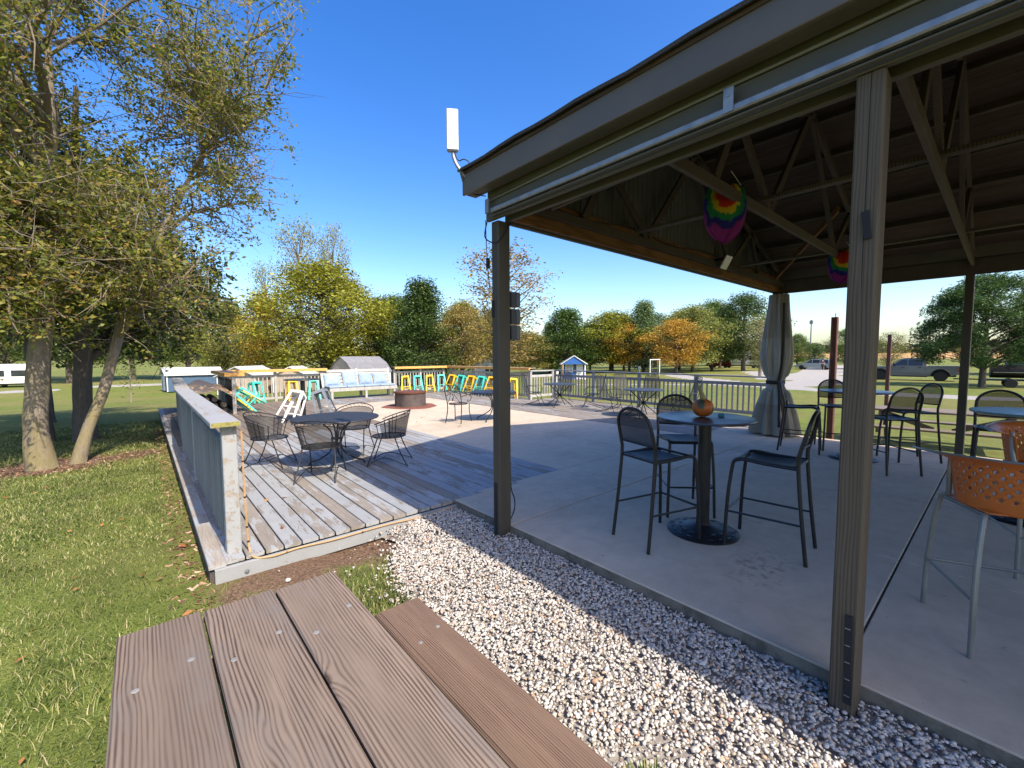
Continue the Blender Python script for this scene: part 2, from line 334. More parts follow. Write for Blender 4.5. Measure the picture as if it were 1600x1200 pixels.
Mt['twig'] = pm('grey_twig', (.20, .17, .135), .8, 0, .25, 5, .2, 40)
Mt['red_post'] = pm('redwood_painted_post', (.085, .03, .022), .75, 0, .25, 4, .4, 40, (1, 1, .12), dirt=(.30, .17, .11), dn=.56)
Mt['cushion'] = pm('pale_blue_outdoor_fabric', (.25, .33, .45), .9, 0, .14, 9, .35, 160)
Mt['curtain'] = pm('translucent_grey_vinyl', (.30, .285, .245), .42, 0, .15, 2, .4, 14)
Mt['curtain_top'] = pm('beige_canvas', (.25, .225, .18), .8, 0, .12, 3, .25, 40)
Mt['strap'] = pm('black_webbing', (.012, .012, .014), .8, 0, .2, 30, .2, 120)
Mt['glass'] = pm('dark_window_glass', (.025, .03, .035), .08, 0, .1, 1, 0)
Mt['glass_pale'] = pm('pale_window_glass', (.32, .36, .38), .1, 0, .1, 1, 0)
# ---------------------------------------------------------------- ground: one sheet to the horizon
def seg_d(x, y, P):      # distance to a polyline
    d = np.full(x.shape, 1e9)
    for (ax, ay), (bx, by) in zip(P[:-1], P[1:]):
        t = np.clip(((x-ax)*(bx-ax)+(y-ay)*(by-ay))/((bx-ax)**2+(by-ay)**2), 0, 1)
        d = np.minimum(d, np.hypot(x-ax-t*(bx-ax), y-ay-t*(by-ay)))
    return d
ROADS = [([(29.5, -12), (28.2, -.6), (27.3, 2.9), (28.3, 5.3), (29.5, 8), (33, 12), (38, 16), (48, 24), (60, 33)], 1.3), ([(33, 11), (42, 9), (52, 12), (62, 16), (70, 15)], 2.6), ([(66, 15), (88, 20), (110, 22)], 3.0), ([(45, 14), (58, 19), (72, 26)], 1.6),
         ([(-60, 66), (-13, 77.8), (-4.5, 84), (4, 85), (22, 84)], 1.6), ([(26.5, 26), (28.8, 20.6), (31.3, 15.5), (33, 12)], .45)]
def dirt_at(x, y):
    d = .8*(1-ss(.03, .22, np.abs(x-.25)))
    d = d*ss(3.1, 3.9, y)*(1-ss(15, 17, y))
    t = 1-ss(.3, 1.25, np.hypot((x+1.25)*.9, y-10.5))
    e = (1-ss(.15, .9, np.abs(y-10.6-.25*(x+.6))))*ss(-2.6, -1.2, x)*(1-ss(.1, .5, x))
    f = (1-ss(.2, .6, np.abs(y-3.75)))*ss(.0, .5, x)*(1-ss(1.6, 2.4, x))*.85
    return np.clip(np.maximum.reduce([d, t, e*.8, f]), 0, 1)
def axis(a, b, c):
    near = np.arange(-8, 20, .3); far = np.concatenate([20+np.cumsum(1.09**np.arange(0, 62)*.33)])
    far = far[far < c]; return np.concatenate([-(far-12)[::-1], near, far])
gx = axis(0, 0, 900); gy = axis(0, 0, 900)
X, Y = np.meshgrid(gx, gy, indexing='ij')
Zg = gz(X, Y)
Zg = np.where((X > .5) & (X < 11.8) & (Y > 4.2) & (Y < 17.2) | (X > 2.8) & (X < 9.6) & (Y < 4.5) & (Y > -9), np.minimum(Zg, -.25), Zg)
Zg = np.where((X > 1.2) & (X < 2.9) & (Y > -2.6) & (Y < 4.0), Zg-.03, Zg)
nx, ny = X.shape
idx = np.arange(nx*ny).reshape(nx, ny)
Fq = np.stack([idx[:-1, :-1], idx[1:, :-1], idx[1:, 1:], idx[:-1, 1:]], -1).reshape(-1, 4)
me = npmesh('lawn', np.stack([X, Y, Zg], -1).reshape(-1, 3), Fq, Mt['lawn']); me.shade_smooth()
road = np.zeros_like(X)
for P, w in ROADS: road = np.maximum(road, 1-ss(w*.75, w*1.3, seg_d(X, Y, P)))
fr = np.hypot(X, Y); fld = ss(175, 190, fr)*(1-ss(480, 520, fr))*ss(-.2, .3, X-Y*.6)
for nm, A in (('dirt', dirt_at(X, Y)), ('road', road), ('field', fld)):
    at = me.attributes.new(nm, 'FLOAT', 'POINT'); at.data.foreach_set('value', A.astype(np.float32).ravel())
tag(link('lawn', me), 'mown green lawn with worn dirt edges reaching back to the gravel lanes and the field', None, None, 'structure')
# ---------------------------------------------------------------- concrete patio in cast panels
slab = thing('concrete_patio', 'pale broom-finished concrete patio slab with cut joints', None, (0, 0, 0)); slab['kind'] = 'structure'
J = .006
xs = [2.57, 4.38, 6.34, 8.3, 9.82]; ys = [-9, -6.2, -3.0, .47, 3.0, 4.05]
def panel(x0, x1, y0, y1):
    b = MB(); j = J; c = .006
    P = lambda i, z: [(x0+j+i, y0+j+i, z), (x1-j-i, y0+j+i, z), (x1-j-i, y1-j-i, z), (x0+j+i, y1-j-i, z)]
    b.add(P(0, -.14)+P(0, -c)+P(c, 0), [(8, 9, 10, 11)]+[(k*4+i, k*4+(i+1) % 4, k*4+4+(i+1) % 4, k*4+4+i) for k in range(2) for i in range(4)]); b.build('panel', Mt['concrete'], slab)
for i in range(4):
    for k in range(5):
        panel(xs[i], xs[i+1], ys[k], ys[k+1])
MB().box((2.571, -2.5, -.075), (.006, 12.98, .13)).build('slab_edge', pm('dirty_slab_edge', (.20, .175, .135), .9, 0, .3, 4, .5, 40, dirt=(.10, .09, .07)), slab)
for i in (1, 2):
    for a, b in ((4.05, 6.2), (6.2, 9.0), (9.0, 11.8), (11.8, 14.5)): panel(xs[i], xs[i+1], a, b)
MB().box((6.2, -2.5, -.3), (7.2, 13.0, .4)).box((6.34, 9.3, -.3), (3.88, 10.3, .4)).build('slab_base', pm('joint_shadow', (.03, .03, .03), .9), slab)
# ---------------------------------------------------------------- deck: every board a part
deck = thing('timber_deck', 'weathered wooden deck with peeling pale blue-grey paint around the concrete pad', 'deck', (0, 0, 0))
BW = .1415
def board_mesh(L, mat):
    b = MB(); b.bar((0, 0, 0), (0, L, 0), BW-.011, .036, (0, 0, 1), .005); return b.mesh('board', mat)
bm_cache = {}
def board(x, y0, y1, mk, z=-.018):
    k = (round(y1-y0, 2), mk)
    if k not in bm_cache: bm_cache[k] = board_mesh(y1-y0, Mt[mk])
    link('board', bm_cache[k], deck, (x, y0, z+random.uniform(-.0018, .0018)), (random.uniform(-.0006, .0006), random.uniform(-.012, .012), random.uniform(-.0004, .0004)))
x = .42
i = 0
while x < 11.85:
    xc = x+BW/2
    if xc < 4.36:
        sp = 9.78 if i % 2 else 9.62
        board(xc, 3.955+random.uniform(-.004, .004), sp, 'deck_paint' if i not in (7, 15, 22) else 'deck_mid')
        board(xc, sp+.006, 14.48, 'deck_bare'); board(xc, 14.486, 17.35, 'deck_bare')
    elif xc < 8.30: board(xc, 14.52, 17.35, 'deck_mid')
    else:
        if xc < 9.8: board(xc, 4.07, 7.9, 'deck_mid')
        else: board(xc, 3.2, 7.9, 'deck_mid')
        board(xc, 7.906, 11.3, 'deck_mid')
        if xc < 11.1: board(xc, 11.306, 17.35, 'deck_mid')
    x += BW; i += 1
MB().bar((.37, 3.93, -.02), (.37, 17.3, -.02), .115, .036).build('edge_board', Mt['rail_paint'], deck)
MB().bar((.35, 3.925, -.105), (2.56, 3.925, -.105), .035, .13, (0, 0, 1)).build('front_rim_board', Mt['rail_paint'], deck)
MB().bar((.335, 3.95, -.12), (.335, 17.3, -.12), .03, .11, (0, 0, 1)).build('side_rim_board', Mt['bark_dark'], deck)
for y in (3.99, 5.6, 7.4, 9.4, 11.6): MB().box((.40, y+.05, -.22), (.16, .14, .14)).build('footing_block', Mt['deck_mid'], deck)
MB().box((6.2, 10.6, -.40), (11.3, 13.2, .3)).build('dark_underside', Mt['rubber'], deck)
MB().lathe([(0, 0), (.018, 0), (.016, .006), (0, .009)], 10, (0, 0, 0), Matrix.Translation((.56, 3.905, -.115)) @ Matrix.Rotation(PI/2, 4, 'X')).build('bolt', Mt['galv'], deck)
# cord of lights tied along the near post and the deck edge
c = MB(); pts = [(.585, 4.055, 1.0), (.588, 4.055, .6), (.592, 4.05, .3), (.6, 4.03, .03), (.62, 3.93, -.025), (.75, 3.9, -.045), (.95, 3.9, -.035), (1.25, 3.9, -.05), (1.7, 3.9, -.045), (2.1, 3.9, -.06), (2.5, 3.9, -.055)]
def smooth(P, k=6):
    P = [Vector(p) for p in P]; o = []
    for i in range(len(P)-1):
        a, b, c_, d = P[max(0, i-1)], P[i], P[i+1], P[min(len(P)-1, i+2)]
        for j in range(k):
            t = j/k; o.append(.5*((2*b)+(c_-a)*t+(2*a-5*b+4*c_-d)*t*t+(3*b-a-3*c_+d)*t**3))
    return o+[P[-1]]
tan = pm('tan_cord', (.42, .26, .12), .7)
cord = tag(c.tube(smooth(pts), .008, 6).build('light_cord', tan), 'tan light cord tied down the near railing post and along the deck edge', 'cord')
for p in ((.588, 4.055, .75), (.59, 4.052, .45), (.594, 4.045, .2), (.597, 4.035, .08), (.85, 3.9, -.04), (1.5, 3.9, -.048)):
    MB().lathe([(.0095, -.006), (.0105, 0), (.0095, .006)], 8, p).build('tie', Mt['rubber'], cord)
# ---------------------------------------------------------------- railings
def railing(name, label, A, B, zt, post_mat, rail_mat, cap_mat, posts, cap=.19, capn=None, group=None, balsp=.135, top2=.86, end0=0, end1=0):
    A, B = Vector((*A, 0)), Vector((*B, 0)); d = (B-A); L = d.length; d.normalize(); n = Vector((-d.y, d.x, 0))
    t = thing(name, label, 'railing', tuple(A), 0, group)
    def bld(b, nm, m): return b.build(nm, m, t, off=A)
    for s in posts:
        p = A+d*s; bld(MB().bar((p.x, p.y, -.02), (p.x, p.y, zt-.04), .09, .09, (d.x, d.y, 0), .006), 'post', post_mat)
    bld(MB().bar(A-d*end0+Vector((0, 0, zt-.02)), B+d*end1+Vector((0, 0, zt-.02)), cap, .038), 'top_cap', cap_mat)
    for a, b in zip(posts[:-1], posts[1:]):
        p, q = A+d*(a+.045), A+d*(b-.045)
        bld(MB().bar(p+Vector((0, 0, top2)), q+Vector((0, 0, top2)), .04, .085), 'upper_rail', rail_mat)
        bld(MB().bar(p+Vector((0, 0, .13)), q+Vector((0, 0, .13)), .04, .085), 'lower_rail', rail_mat)
        k = max(1, int((b-a)/balsp)); 
        for j in range(1, k):
            c = p+(q-p)*(j/k)
            bld(MB().bar(c+Vector((0, 0, .173)), c+Vector((0, 0, top2-.043)), .036, .036, (d.x, d.y, 0), .003), 'baluster', rail_mat)
    return t
# long railing on the left edge of the deck
A0 = Vector((.47, 4.06, 0))
t = thing('deck_railing', 'long grey-blue railing with a wide peeling cap beside the lawn', 'railing', tuple(A0))
def lb(b, nm, m, sm=False): return b.build(nm, m, t, sm, off=A0)
for y, w in ((4.125, .105), (6.9, .1), (9.2, .1), (11.4, .1), (13.5, .1)):
    dx = max(0, (y-8.9))*.036
    lb(MB().bar((.505+dx, y, -.02), (.505+dx, y, 1.046), w, w, (0, 1, 0), .006), 'post', Mt['rail_paint'])
for y0, y1, x0, x1 in ((4.0, 8.93, .475, .475), (8.94, 13.62, .485, .64)):
    b = MB(); b.bar((x0, y0, 1.07), (x1, y1, 1.07), .2, .042, (0, 0, 1), .006); lb(b, 'top_cap', Mt['rail_paint'])
lb(MB().box((.475, 3.9995, 1.07), (.19, .004, .036)), 'mossy_cap_end', pm('mossy_end_grain', (.22, .20, .06), .9, 0, .4, 40, .4, 90))
lb(MB().bar((.49, 4.2, .86), (.52, 8.9, .86), .04, .09), 'upper_rail', Mt['rail_shade']); lb(MB().bar((.52, 8.92, .86), (.66, 13.5, .86), .04, .09), 'upper_rail', Mt['rail_shade'])
lb(MB().bar((.49, 4.2, .12), (.52, 8.9, .12), .04, .09), 'lower_rail', Mt['rail_shade']); lb(MB().bar((.52, 8.92, .12), (.66, 13.5, .12), .04, .09), 'lower_rail', Mt['rail_shade'])
y = 4.32
while y < 13.5:
    dx = max(0, (y-8.9))*.032+.005
    if min(abs(y-q) for q in (6.9, 9.2, 11.4)) > .08: lb(MB().bar((.468+dx, y, .07), (.468+dx, y, .905), .036, .036, (0, 1, 0), .003), 'baluster', Mt['rail_shade'])
    y += .135
railing('deck_railing', 'white sunlit stub of railing beside the last yellow stool', (10.66, 11.3), (11.86, 11.3), 1.07, Mt['white_rail'], Mt['white_rail'], Mt['white_rail'], [0, 1.16], .12, end0=.05)
railing('deck_railing', 'long railing greyed by painted shade behind the wrought-iron tables, reaching to the curtain', (11.9, 11.25), (11.62, 3.6), 1.07, Mt['shaded_rail'], Mt['shaded_rail'], Mt['shaded_rail'], [0, 1.9, 3.75, 5.6, 7.6], .12)
# bar-top counters on rails around the back of the deck
def counter(label, A, B, posts, wide=.42, faceb=.1, ends=(0, 0), panel=False, topm='new_pine'):
    A, B = Vector((*A, 0)), Vector((*B, 0)); d = (B-A); L = d.length; d.normalize(); n = Vector((-d.y, d.x, 0))
    t = thing('bar_rail', label, 'bar rail', tuple(A))
    def bld(b, nm, m): return b.build(nm, m, t, off=A)
    for s in posts:
        p = A+d*s; bld(MB().bar((p.x, p.y, -.02), (p.x, p.y, 1.07), .09, .09, (d.x, d.y, 0), .006), 'post', Mt['white_rail'])
    k = 3
    for j in range(k):
        o = n*((j-1)*wide/k)
        bld(MB().bar(A-d*ends[0]+o+Vector((0, 0, 1.142)), B+d*ends[1]+o+Vector((0, 0, 1.142)), wide/k-.004, .036), 'top_plank', Mt[topm] if j == 0 else Mt['deck_bare'])
    o = n*(-wide/2+.02)
    bld(MB().bar(A-d*ends[0]+o+Vector((0, 0, 1.095)), B+d*ends[1]+o+Vector((0, 0, 1.095)), .036, .058), 'front_edge', Mt[topm])
    for z in (.12, .92): bld(MB().bar(A+Vector((0, 0, z)), B+Vector((0, 0, z)), .04, .085), 'rail', Mt['white_rail'] if not panel else Mt['bark_dark'])
    q = int(L/(.13 if not panel else .105))
    for j in range(1, q):
        c = A+d*(L*j/q)
        if min(abs(L*j/q-s) for s in posts) < .06: continue
        if panel: bld(MB().bar(c+Vector((0, 0, .05)), c+Vector((0, 0, .88)), .1, .02, (-n.x, -n.y, 0), .002), 'plank', Mt['deck_bare'])
        else: bld(MB().bar(c+Vector((0, 0, .163)), c+Vector((0, 0, .877)), .036, .036, (d.x, d.y, 0), .003), 'baluster', Mt['white_rail'])
    return t
counter('planked wooden bar rail on the left, standing behind the leaning stool pile', (1.92, 17.15), (1.92, 14.16), [.05, 1.5, 2.95], .44, ends=(.1, .03), panel=True)
MB().box((1.95, 14.118, 1.112), (.46, .012, .1)).build('front_board_end', Mt['new_pine'], bpy.data.objects['bar_rail'], off=(1.92, 17.15, 0))
counter('orange-edged bar rail left of the cushioned bench', (2.0, 17.2), (5.35, 17.2), [.05, 1.6, 3.25], .42)
counter('orange-edged bar rail behind the fire ring, right of the cushioned bench', (8.1, 17.15), (10.68, 17.15), [.05, 1.3, 2.5], .42, ends=(0, .12))
counter('shaded bar rail along the right edge, lined with leaning stools', (10.85, 16.95), (10.85, 11.45), [.05, 1.8, 3.6, 5.4], .36, ends=(0, .05), topm='new_pine')
# ---------------------------------------------------------------- pavilion
pav = thing('pavilion', 'open timber pavilion with a shingled gable roof over the concrete slab', 'pavilion', (0, 0, 0))
def pv(b, nm, m, par=pav, sm=False): return b.build(nm, m, par, sm)
XE, XR, XF, ZE, SL, Y1, Y0 = 2.21, 5.93, 9.65, 3.285, .35, 3.27, -8.4
def roofz(x): return ZE+SL*(min(x, 2*XR-x)-XE)
def postat(x, y, m, label=None):
    o = pv(MB().bar((x, y, -.16), (x, y, 2.80), .14, .10, (0, 1, 0), .008), 'post', Mt[m])
    if label: o['label'] = label
    return o
p1 = postat(2.51, 3.05, 'dark_post', 'dark painted corner post standing in the gravel')
p2 = postat(2.48, .435, 'post_wood', 'bare weathered grey post in the foreground')
p3 = postat(9.66, 3.05, 'dark_post'); p4 = postat(9.66, .42, 'dark_post')
for x in (2.5, 9.66):
    for y in (-2.3, -5.0, -7.9): postat(x, y, 'post_wood')
velcro = Mt['strap']
pv(MB().bar((2.436, 3.055, -.08), (2.436, 3.055, .42), .012, .03, (0, 1, 0), .001), 'fastener_strip', velcro, p1)
pv(MB().bar((2.436, 3.075, 1.95), (2.436, 3.075, 2.1), .012, .03, (0, 1, 0), .001), 'fastener_strip', velcro, p1)
pv(MB().bar((2.405, .408, -.02), (2.405, .418, .40), .012, .028, (0, 1, 0), .001), 'fastener_strip', velcro, p2)
for k in range(5): pv(MB().box((2.398, .412+.002*k, .02+.08*k), (.004, .02, .003)), 'staple', Mt['galv'], p2)
pv(MB().bar((2.405, .418, 2.10), (2.405, .43, 2.22), .012, .026, (0, 1, 0), .001), 'fastener_strip', velcro, p2)
# eave beam towards the lawn: stacked boards, conduit line, galvanised curtain track
pv(MB().bar((2.42, 3.12, 2.90), (2.42, Y0+.2, 2.90), .04, .19), 'eave_beam', Mt['trim'])
pv(MB().bar((2.425, 3.11, 3.11), (2.425, Y0+.2, 3.11), .03, .225), 'eave_beam_upper_board', Mt['trim'])
pv(MB().bar((2.55, 3.0, 2.91), (2.55, Y0+.2, 2.91), .04, .22), 'eave_beam_inner_board', Mt['trim'])
pv(MB().tube(smooth([(2.393, 3.10, 2.955), (2.39, 2.95, 2.97), (2.39, 2.2, 2.985), (2.39, 1.2, 3.0), (2.39, .2, 3.0), (2.39, -2, 3.0), (2.39, -8, 3.0)], 3), .009, 6), 'conduit', pm('olive_conduit', (.14, .135, .10), .6))
tr = pv(MB().bar((2.375, 3.0, 2.868), (2.375, Y0+.3, 2.868), .04, .042, (0, 0, 1), .008), 'curtain_track', Mt['galv'])
pv(MB().bar((2.372, 3.02, 2.822), (2.372, Y0+.3, 2.822), .03, .009), 'track_lip', Mt['trim'], tr)
for y in (3.04, 1.0, -1.6):
    pv(MB().box((2.348, y, 2.91), (.008, .05, .12)), 'track_bracket', Mt['galv'], tr)
    pv(MB().lathe([(0, 0), (.008, 0), (.006, .005), (0, .006)], 8, (0, 0, 0), Matrix.Translation((2.343, y, 2.93)) @ Matrix.Rotation(-PI/2, 4, 'Y')), 'bolt', Mt['galv'], tr)
# far eave beam, gable beams
pv(MB().bar((9.62, 3.12, 2.92), (9.62, Y0+.2, 2.92), .05, .24), 'far_eave_beam', Mt['truss'])
pv(MB().bar((9.665, 3.12, 3.04), (9.665, Y0+.2, 3.04), .03, .4), 'far_eave_outer_board', Mt['trim'])
pv(MB().bar((2.60, 3.02, 2.965), (6.0, 3.02, 2.965), .045, .27), 'gable_beam', Mt['old_pine']); pv(MB().bar((6.01, 3.02, 2.965), (9.58, 3.02, 2.965), .045, .27), 'gable_beam', Mt['old_pine'])
pv(MB().bar((2.6, 3.075, 2.93), (9.58, 3.075, 2.93), .04, .24), 'gable_beam_outer_board', Mt['trim'])
pv(MB().tube(smooth([(2.6, 2.985, 3.10), (3.6, 2.99, 3.04), (4.5, 2.985, 3.11), (5.4, 2.99, 3.05), (6.4, 2.985, 3.12), (7.5, 2.99, 3.06), (8.6, 2.985, 3.12), (9.5, 2.99, 3.08)], 5), .007, 5), 'wire', Mt['rubber'])
# gable wall of ribbed metal panels
x = 2.45
while x < 9.55:
    b = MB(); w = .9; x1 = min(x+w, 9.6); k = 9; vs = []; fs = []
    prof = []
    for i in range(k):
        u = x+(x1-x-.004)*i/k; s = (x1-x)/k
        prof += [(u, 0), (u+s*.3, 0), (u+s*.4, .012), (u+s*.65, .012), (u+s*.75, 0)]
    prof.append((x1+.012, 0))
    for u, d in prof: vs += [(u, 3.115-d, 2.95), (u, 3.115-d, roofz(u)-.06)]
    fs = [(2*i, 2*i+2, 2*i+3, 2*i+1) for i in range(len(prof)-1)]
    b.add(vs, fs); pv(b, 'siding_panel', Mt['siding']); x = x1
# trusses
def truss(y):
    a = pv(MB().bar((2.46, y, 2.975), (9.6, y, 2.975), .04, .09), 'truss', Mt['truss'])
    def mem(p, q, nm): pv(MB().bar((p[0], y, p[1]), (q[0], y, q[1]), .038, .09, (0, 1, 0)) if 0 else MB().bar((p[0], y+.001, p[1]), (q[0], y+.001, q[1]), .039, .088, (-(q[1]-p[1]), 0, q[0]-p[0])), nm, Mt['truss'], a)
    zt = lambda x: roofz(x)-.215
    mem((2.46, zt(2.46)), (XR, zt(XR)), 'top_chord'); mem((XR, zt(XR)), (9.44, zt(9.44)), 'top_chord')
    for p, q in (((3.55, 3.02), (3.95, zt(3.95))), ((4.75, 3.02), (3.95, zt(3.95))), ((4.75, 3.02), (5.9, zt(5.9)-.03)), ((7.15, 3.02), (6.0, zt(6.0)-.03)), ((7.15, 3.02), (7.95, zt(7.95))), ((8.35, 3.02), (7.95, zt(7.95)))): mem(p, q, 'web')
for y in (2.95, 1.60, .40, -.85, -2.1, -3.4, -4.7, -6.0, -7.3): truss(y)
# bracing: long pale boards tying the trusses
pv(MB().bar((4.45, 2.9, 3.04), (4.45, -7.2, 3.04), .09, .035), 'tie_board', Mt['truss']); pv(MB().bar((7.4, 2.9, 3.04), (7.4, -7.2, 3.04), .09, .035), 'tie_board', Mt['truss'])
pv(MB().bar((3.0, 2.9, 3.02), (4.4, 1.6, 3.75), .035, .09), 'diagonal_brace', wood('pale_brace_board', (.22, .19, .15), (.08, .062, .05), 60, (.1, .1, .1), .3, .8, False))
pv(MB().bar((9.1, 2.92, 3.05), (7.4, 1.62, 3.62), .035, .09), 'diagonal_brace', Mt['old_pine'])
for x in (2.75, 3.35, 3.95, 4.55, 5.15, 5.75, 6.2, 6.8, 7.4, 8.0, 8.6, 9.2):
    pv(MB().bar((x, Y1-.15, roofz(x)-.125), (x, Y0+.1, roofz(x)-.125), .042, .085, (-SL if x < XR else SL, 0, 1)), 'purlin', Mt['truss'])
k = 13
for sgn in (0, 1):
    for i in range(k):
        u0 = XE+.03+(XR-XE-.03)*i/k; u1 = XE+.03+(XR-XE-.03)*(i+1)/k-.006
        f = (lambda u: u) if not sgn else (lambda u: 2*XR-u)
        a, b_ = (f(u0), Y1-.03), (f(u1), Y1-.03)
        vs = [(f(u), y, roofz(u)+dz) for dz in (-.08, -.055) for y in (Y0, Y1-.03) for u in (u0, u1)]
        pv(MB().add(vs, [(0, 1, 3, 2), (4, 6, 7, 5), (0, 4, 5, 1), (2, 3, 7, 6), (0, 2, 6, 4), (1, 5, 7, 3)]), 'roof_plank', Mt['roof_board'])
# shingle courses, each with a wavy lower edge
for sgn in (0, 1):
    f = (lambda u: u) if not sgn else (lambda u: 2*XR-u)
    nC = 26; run = (XR-XE)/nC
    for i in range(nC):
        b = MB(); u0 = XE+run*i; u1 = min(XR, u0+run*1.15); ny = 60 if i < 3 else 4; vs = []; fs = []
        for j in range(ny+1):
            y = Y0-.03+(Y1-Y0+.05)*j/ny; w = .006*math.sin(j*1.7+i)+.005*math.sin(j*.6) if ny > 4 else 0
            vs += [(f(u0), y, roofz(u0)-.046+w), (f(u0), y, roofz(u0)-.022+w), (f(u1), y, roofz(u1)-.03), (f(u1), y, roofz(u1)-.046)]
        for j in range(ny):
            o = j*4; fs += [(o+q, o+(q+1) % 4, o+4+(q+1) % 4, o+4+q) for q in range(4)]
        fs += [(0, 1, 2, 3), (ny*4+3, ny*4+2, ny*4+1, ny*4)]
        pv(b.add(vs, fs), 'shingle_course', Mt['shingle'])
pv(MB().bar((2.262, Y1, 3.14), (2.262, Y0, 3.14), .024, .20), 'fascia', Mt['fascia']); pv(MB().bar((9.61, Y1, 3.155), (9.61, Y0, 3.155), .024, .20), 'fascia', Mt['fascia'])
pv(MB().bar((2.33, Y1-.02, 3.048), (2.33, Y0, 3.048), .11, .012), 'soffit', Mt['trim'])
for s in (1, -1):
    b = MB(); xs_ = (XE+.04, XR) if s > 0 else (2*XR-XE-.04, XR)
    b.bar((xs_[0], Y1-.012, roofz(xs_[0])-.15), (xs_[1], Y1-.012, roofz(XR)-.15), .024, .2, (-SL*s, 0, 1)); pv(b, 'rake_board', Mt['fascia'])
# boxes and wires on the corner post
for k, z in enumerate((2.12, 1.965, 1.815)):
    bx = pv(MB().box((2.64, 3.03, z), (.10, .07, .135)), 'junction_box', pm('grey_box_%d' % k, (.05, .055, .065), .5), p1)
    pv(MB().box((2.668, 2.992, z), (.045, .006, .12)), 'cover', pm('box_cover_%d' % k, (.10, .105, .115), .4), bx)
pv(MB().tube(smooth([(2.40, 3.11, 2.80), (2.37, 3.10, 2.66), (2.41, 3.02, 2.60), (2.46, 2.99, 2.64), (2.52, 2.985, 2.72), (2.6, 2.98, 2.85)]), .006, 5), 'cable_loop', Mt['rubber'], p1)
pv(MB().tube(smooth([(2.40, 3.13, 2.82), (2.40, 3.12, 2.6), (2.415, 3.115, 2.35), (2.43, 3.11, 2.2)]), .004, 5), 'cable', Mt['rubber'], p1)
pv(MB().box((2.412, 3.115, 2.44), (.03, .02, .09)), 'cable_adapter', Mt['rubber'], p1)
pv(MB().tube(smooth([(2.585, 3.04, .02), (2.63, 3.02, .12), (2.62, 3.0, .24), (2.585, 3.01, .36), (2.585, 3.02, .6)]), .006, 5), 'cable', Mt['rubber'], p1)
# wifi antenna on the roof corner
an = thing('panel_antenna', 'white flat panel antenna on a bent arm at the roof corner', 'antenna', (2.275, 3.24, 3.19))
def av(b, nm, m, sm=False): return b.build(nm, m, an, sm, off=(2.275, 3.24, 3.19))
R = Matrix.Translation((2.165, 3.295, 3.585)) @ Matrix.Rotation(math.radians(-32), 4, 'Z')
pr = [(-.052, -.02), (-.044, -.034), (.044, -.034), (.052, -.02), (.05, .02), (-.05, .02)]
pan = av(MB().prism(pr, -.17, .17, 'z', R), 'panel', Mt['plastic'])
for i, w in enumerate((.008, .006, .007, .006)): av(MB().box((-.016+i*.010, -.0345, .005), (w, .001, .012), R), 'printed_mark', pm('print_grey_%d' % i, (.4, .4, .4), .6), pan)
av(MB().box((0, -.002, -.173), (.085, .045, .012), R), 'end_cap', Mt['galv'], False)
av(MB().tube(smooth([(2.17, 3.295, 3.42), (2.175, 3.292, 3.36), (2.20, 3.275, 3.29), (2.245, 3.25, 3.225), (2.268, 3.235, 3.19)]), .016, 8), 'arm', Mt['galv'], True)
av(MB().box((2.272, 3.225, 3.20), (.016, .075, .12)), 'mount_plate', Mt['plastic']); av(MB().box((2.275, 3.22, 3.11), (.01, .10, .05)), 'lower_plate', Mt['galv'])
av(MB().tube(smooth([(2.18, 3.29, 3.40), (2.205, 3.26, 3.33), (2.23, 3.22, 3.335), (2.262, 3.18, 3.30), (2.27, 3.16, 3.18), (2.27, 3.19, 3.09), (2.285, 3.2, 3.05), (2.4, 3.12, 3.03)]), .005, 5), 'cable', Mt['rubber'])
# flood light under the gable
fl = thing('flood_light', 'white square flood light fixed to the orange gable beam', 'lamp', (6.7, 2.97, 3.0))
MB().box((0, -.14, .06), (.2, .015, .2), Matrix.Rotation(.5, 4, 'X')).build('panel', Mt['white'], fl); MB().box((0, -.05, .04), (.05, .14, .05)).build('bracket', Mt['black'], fl)
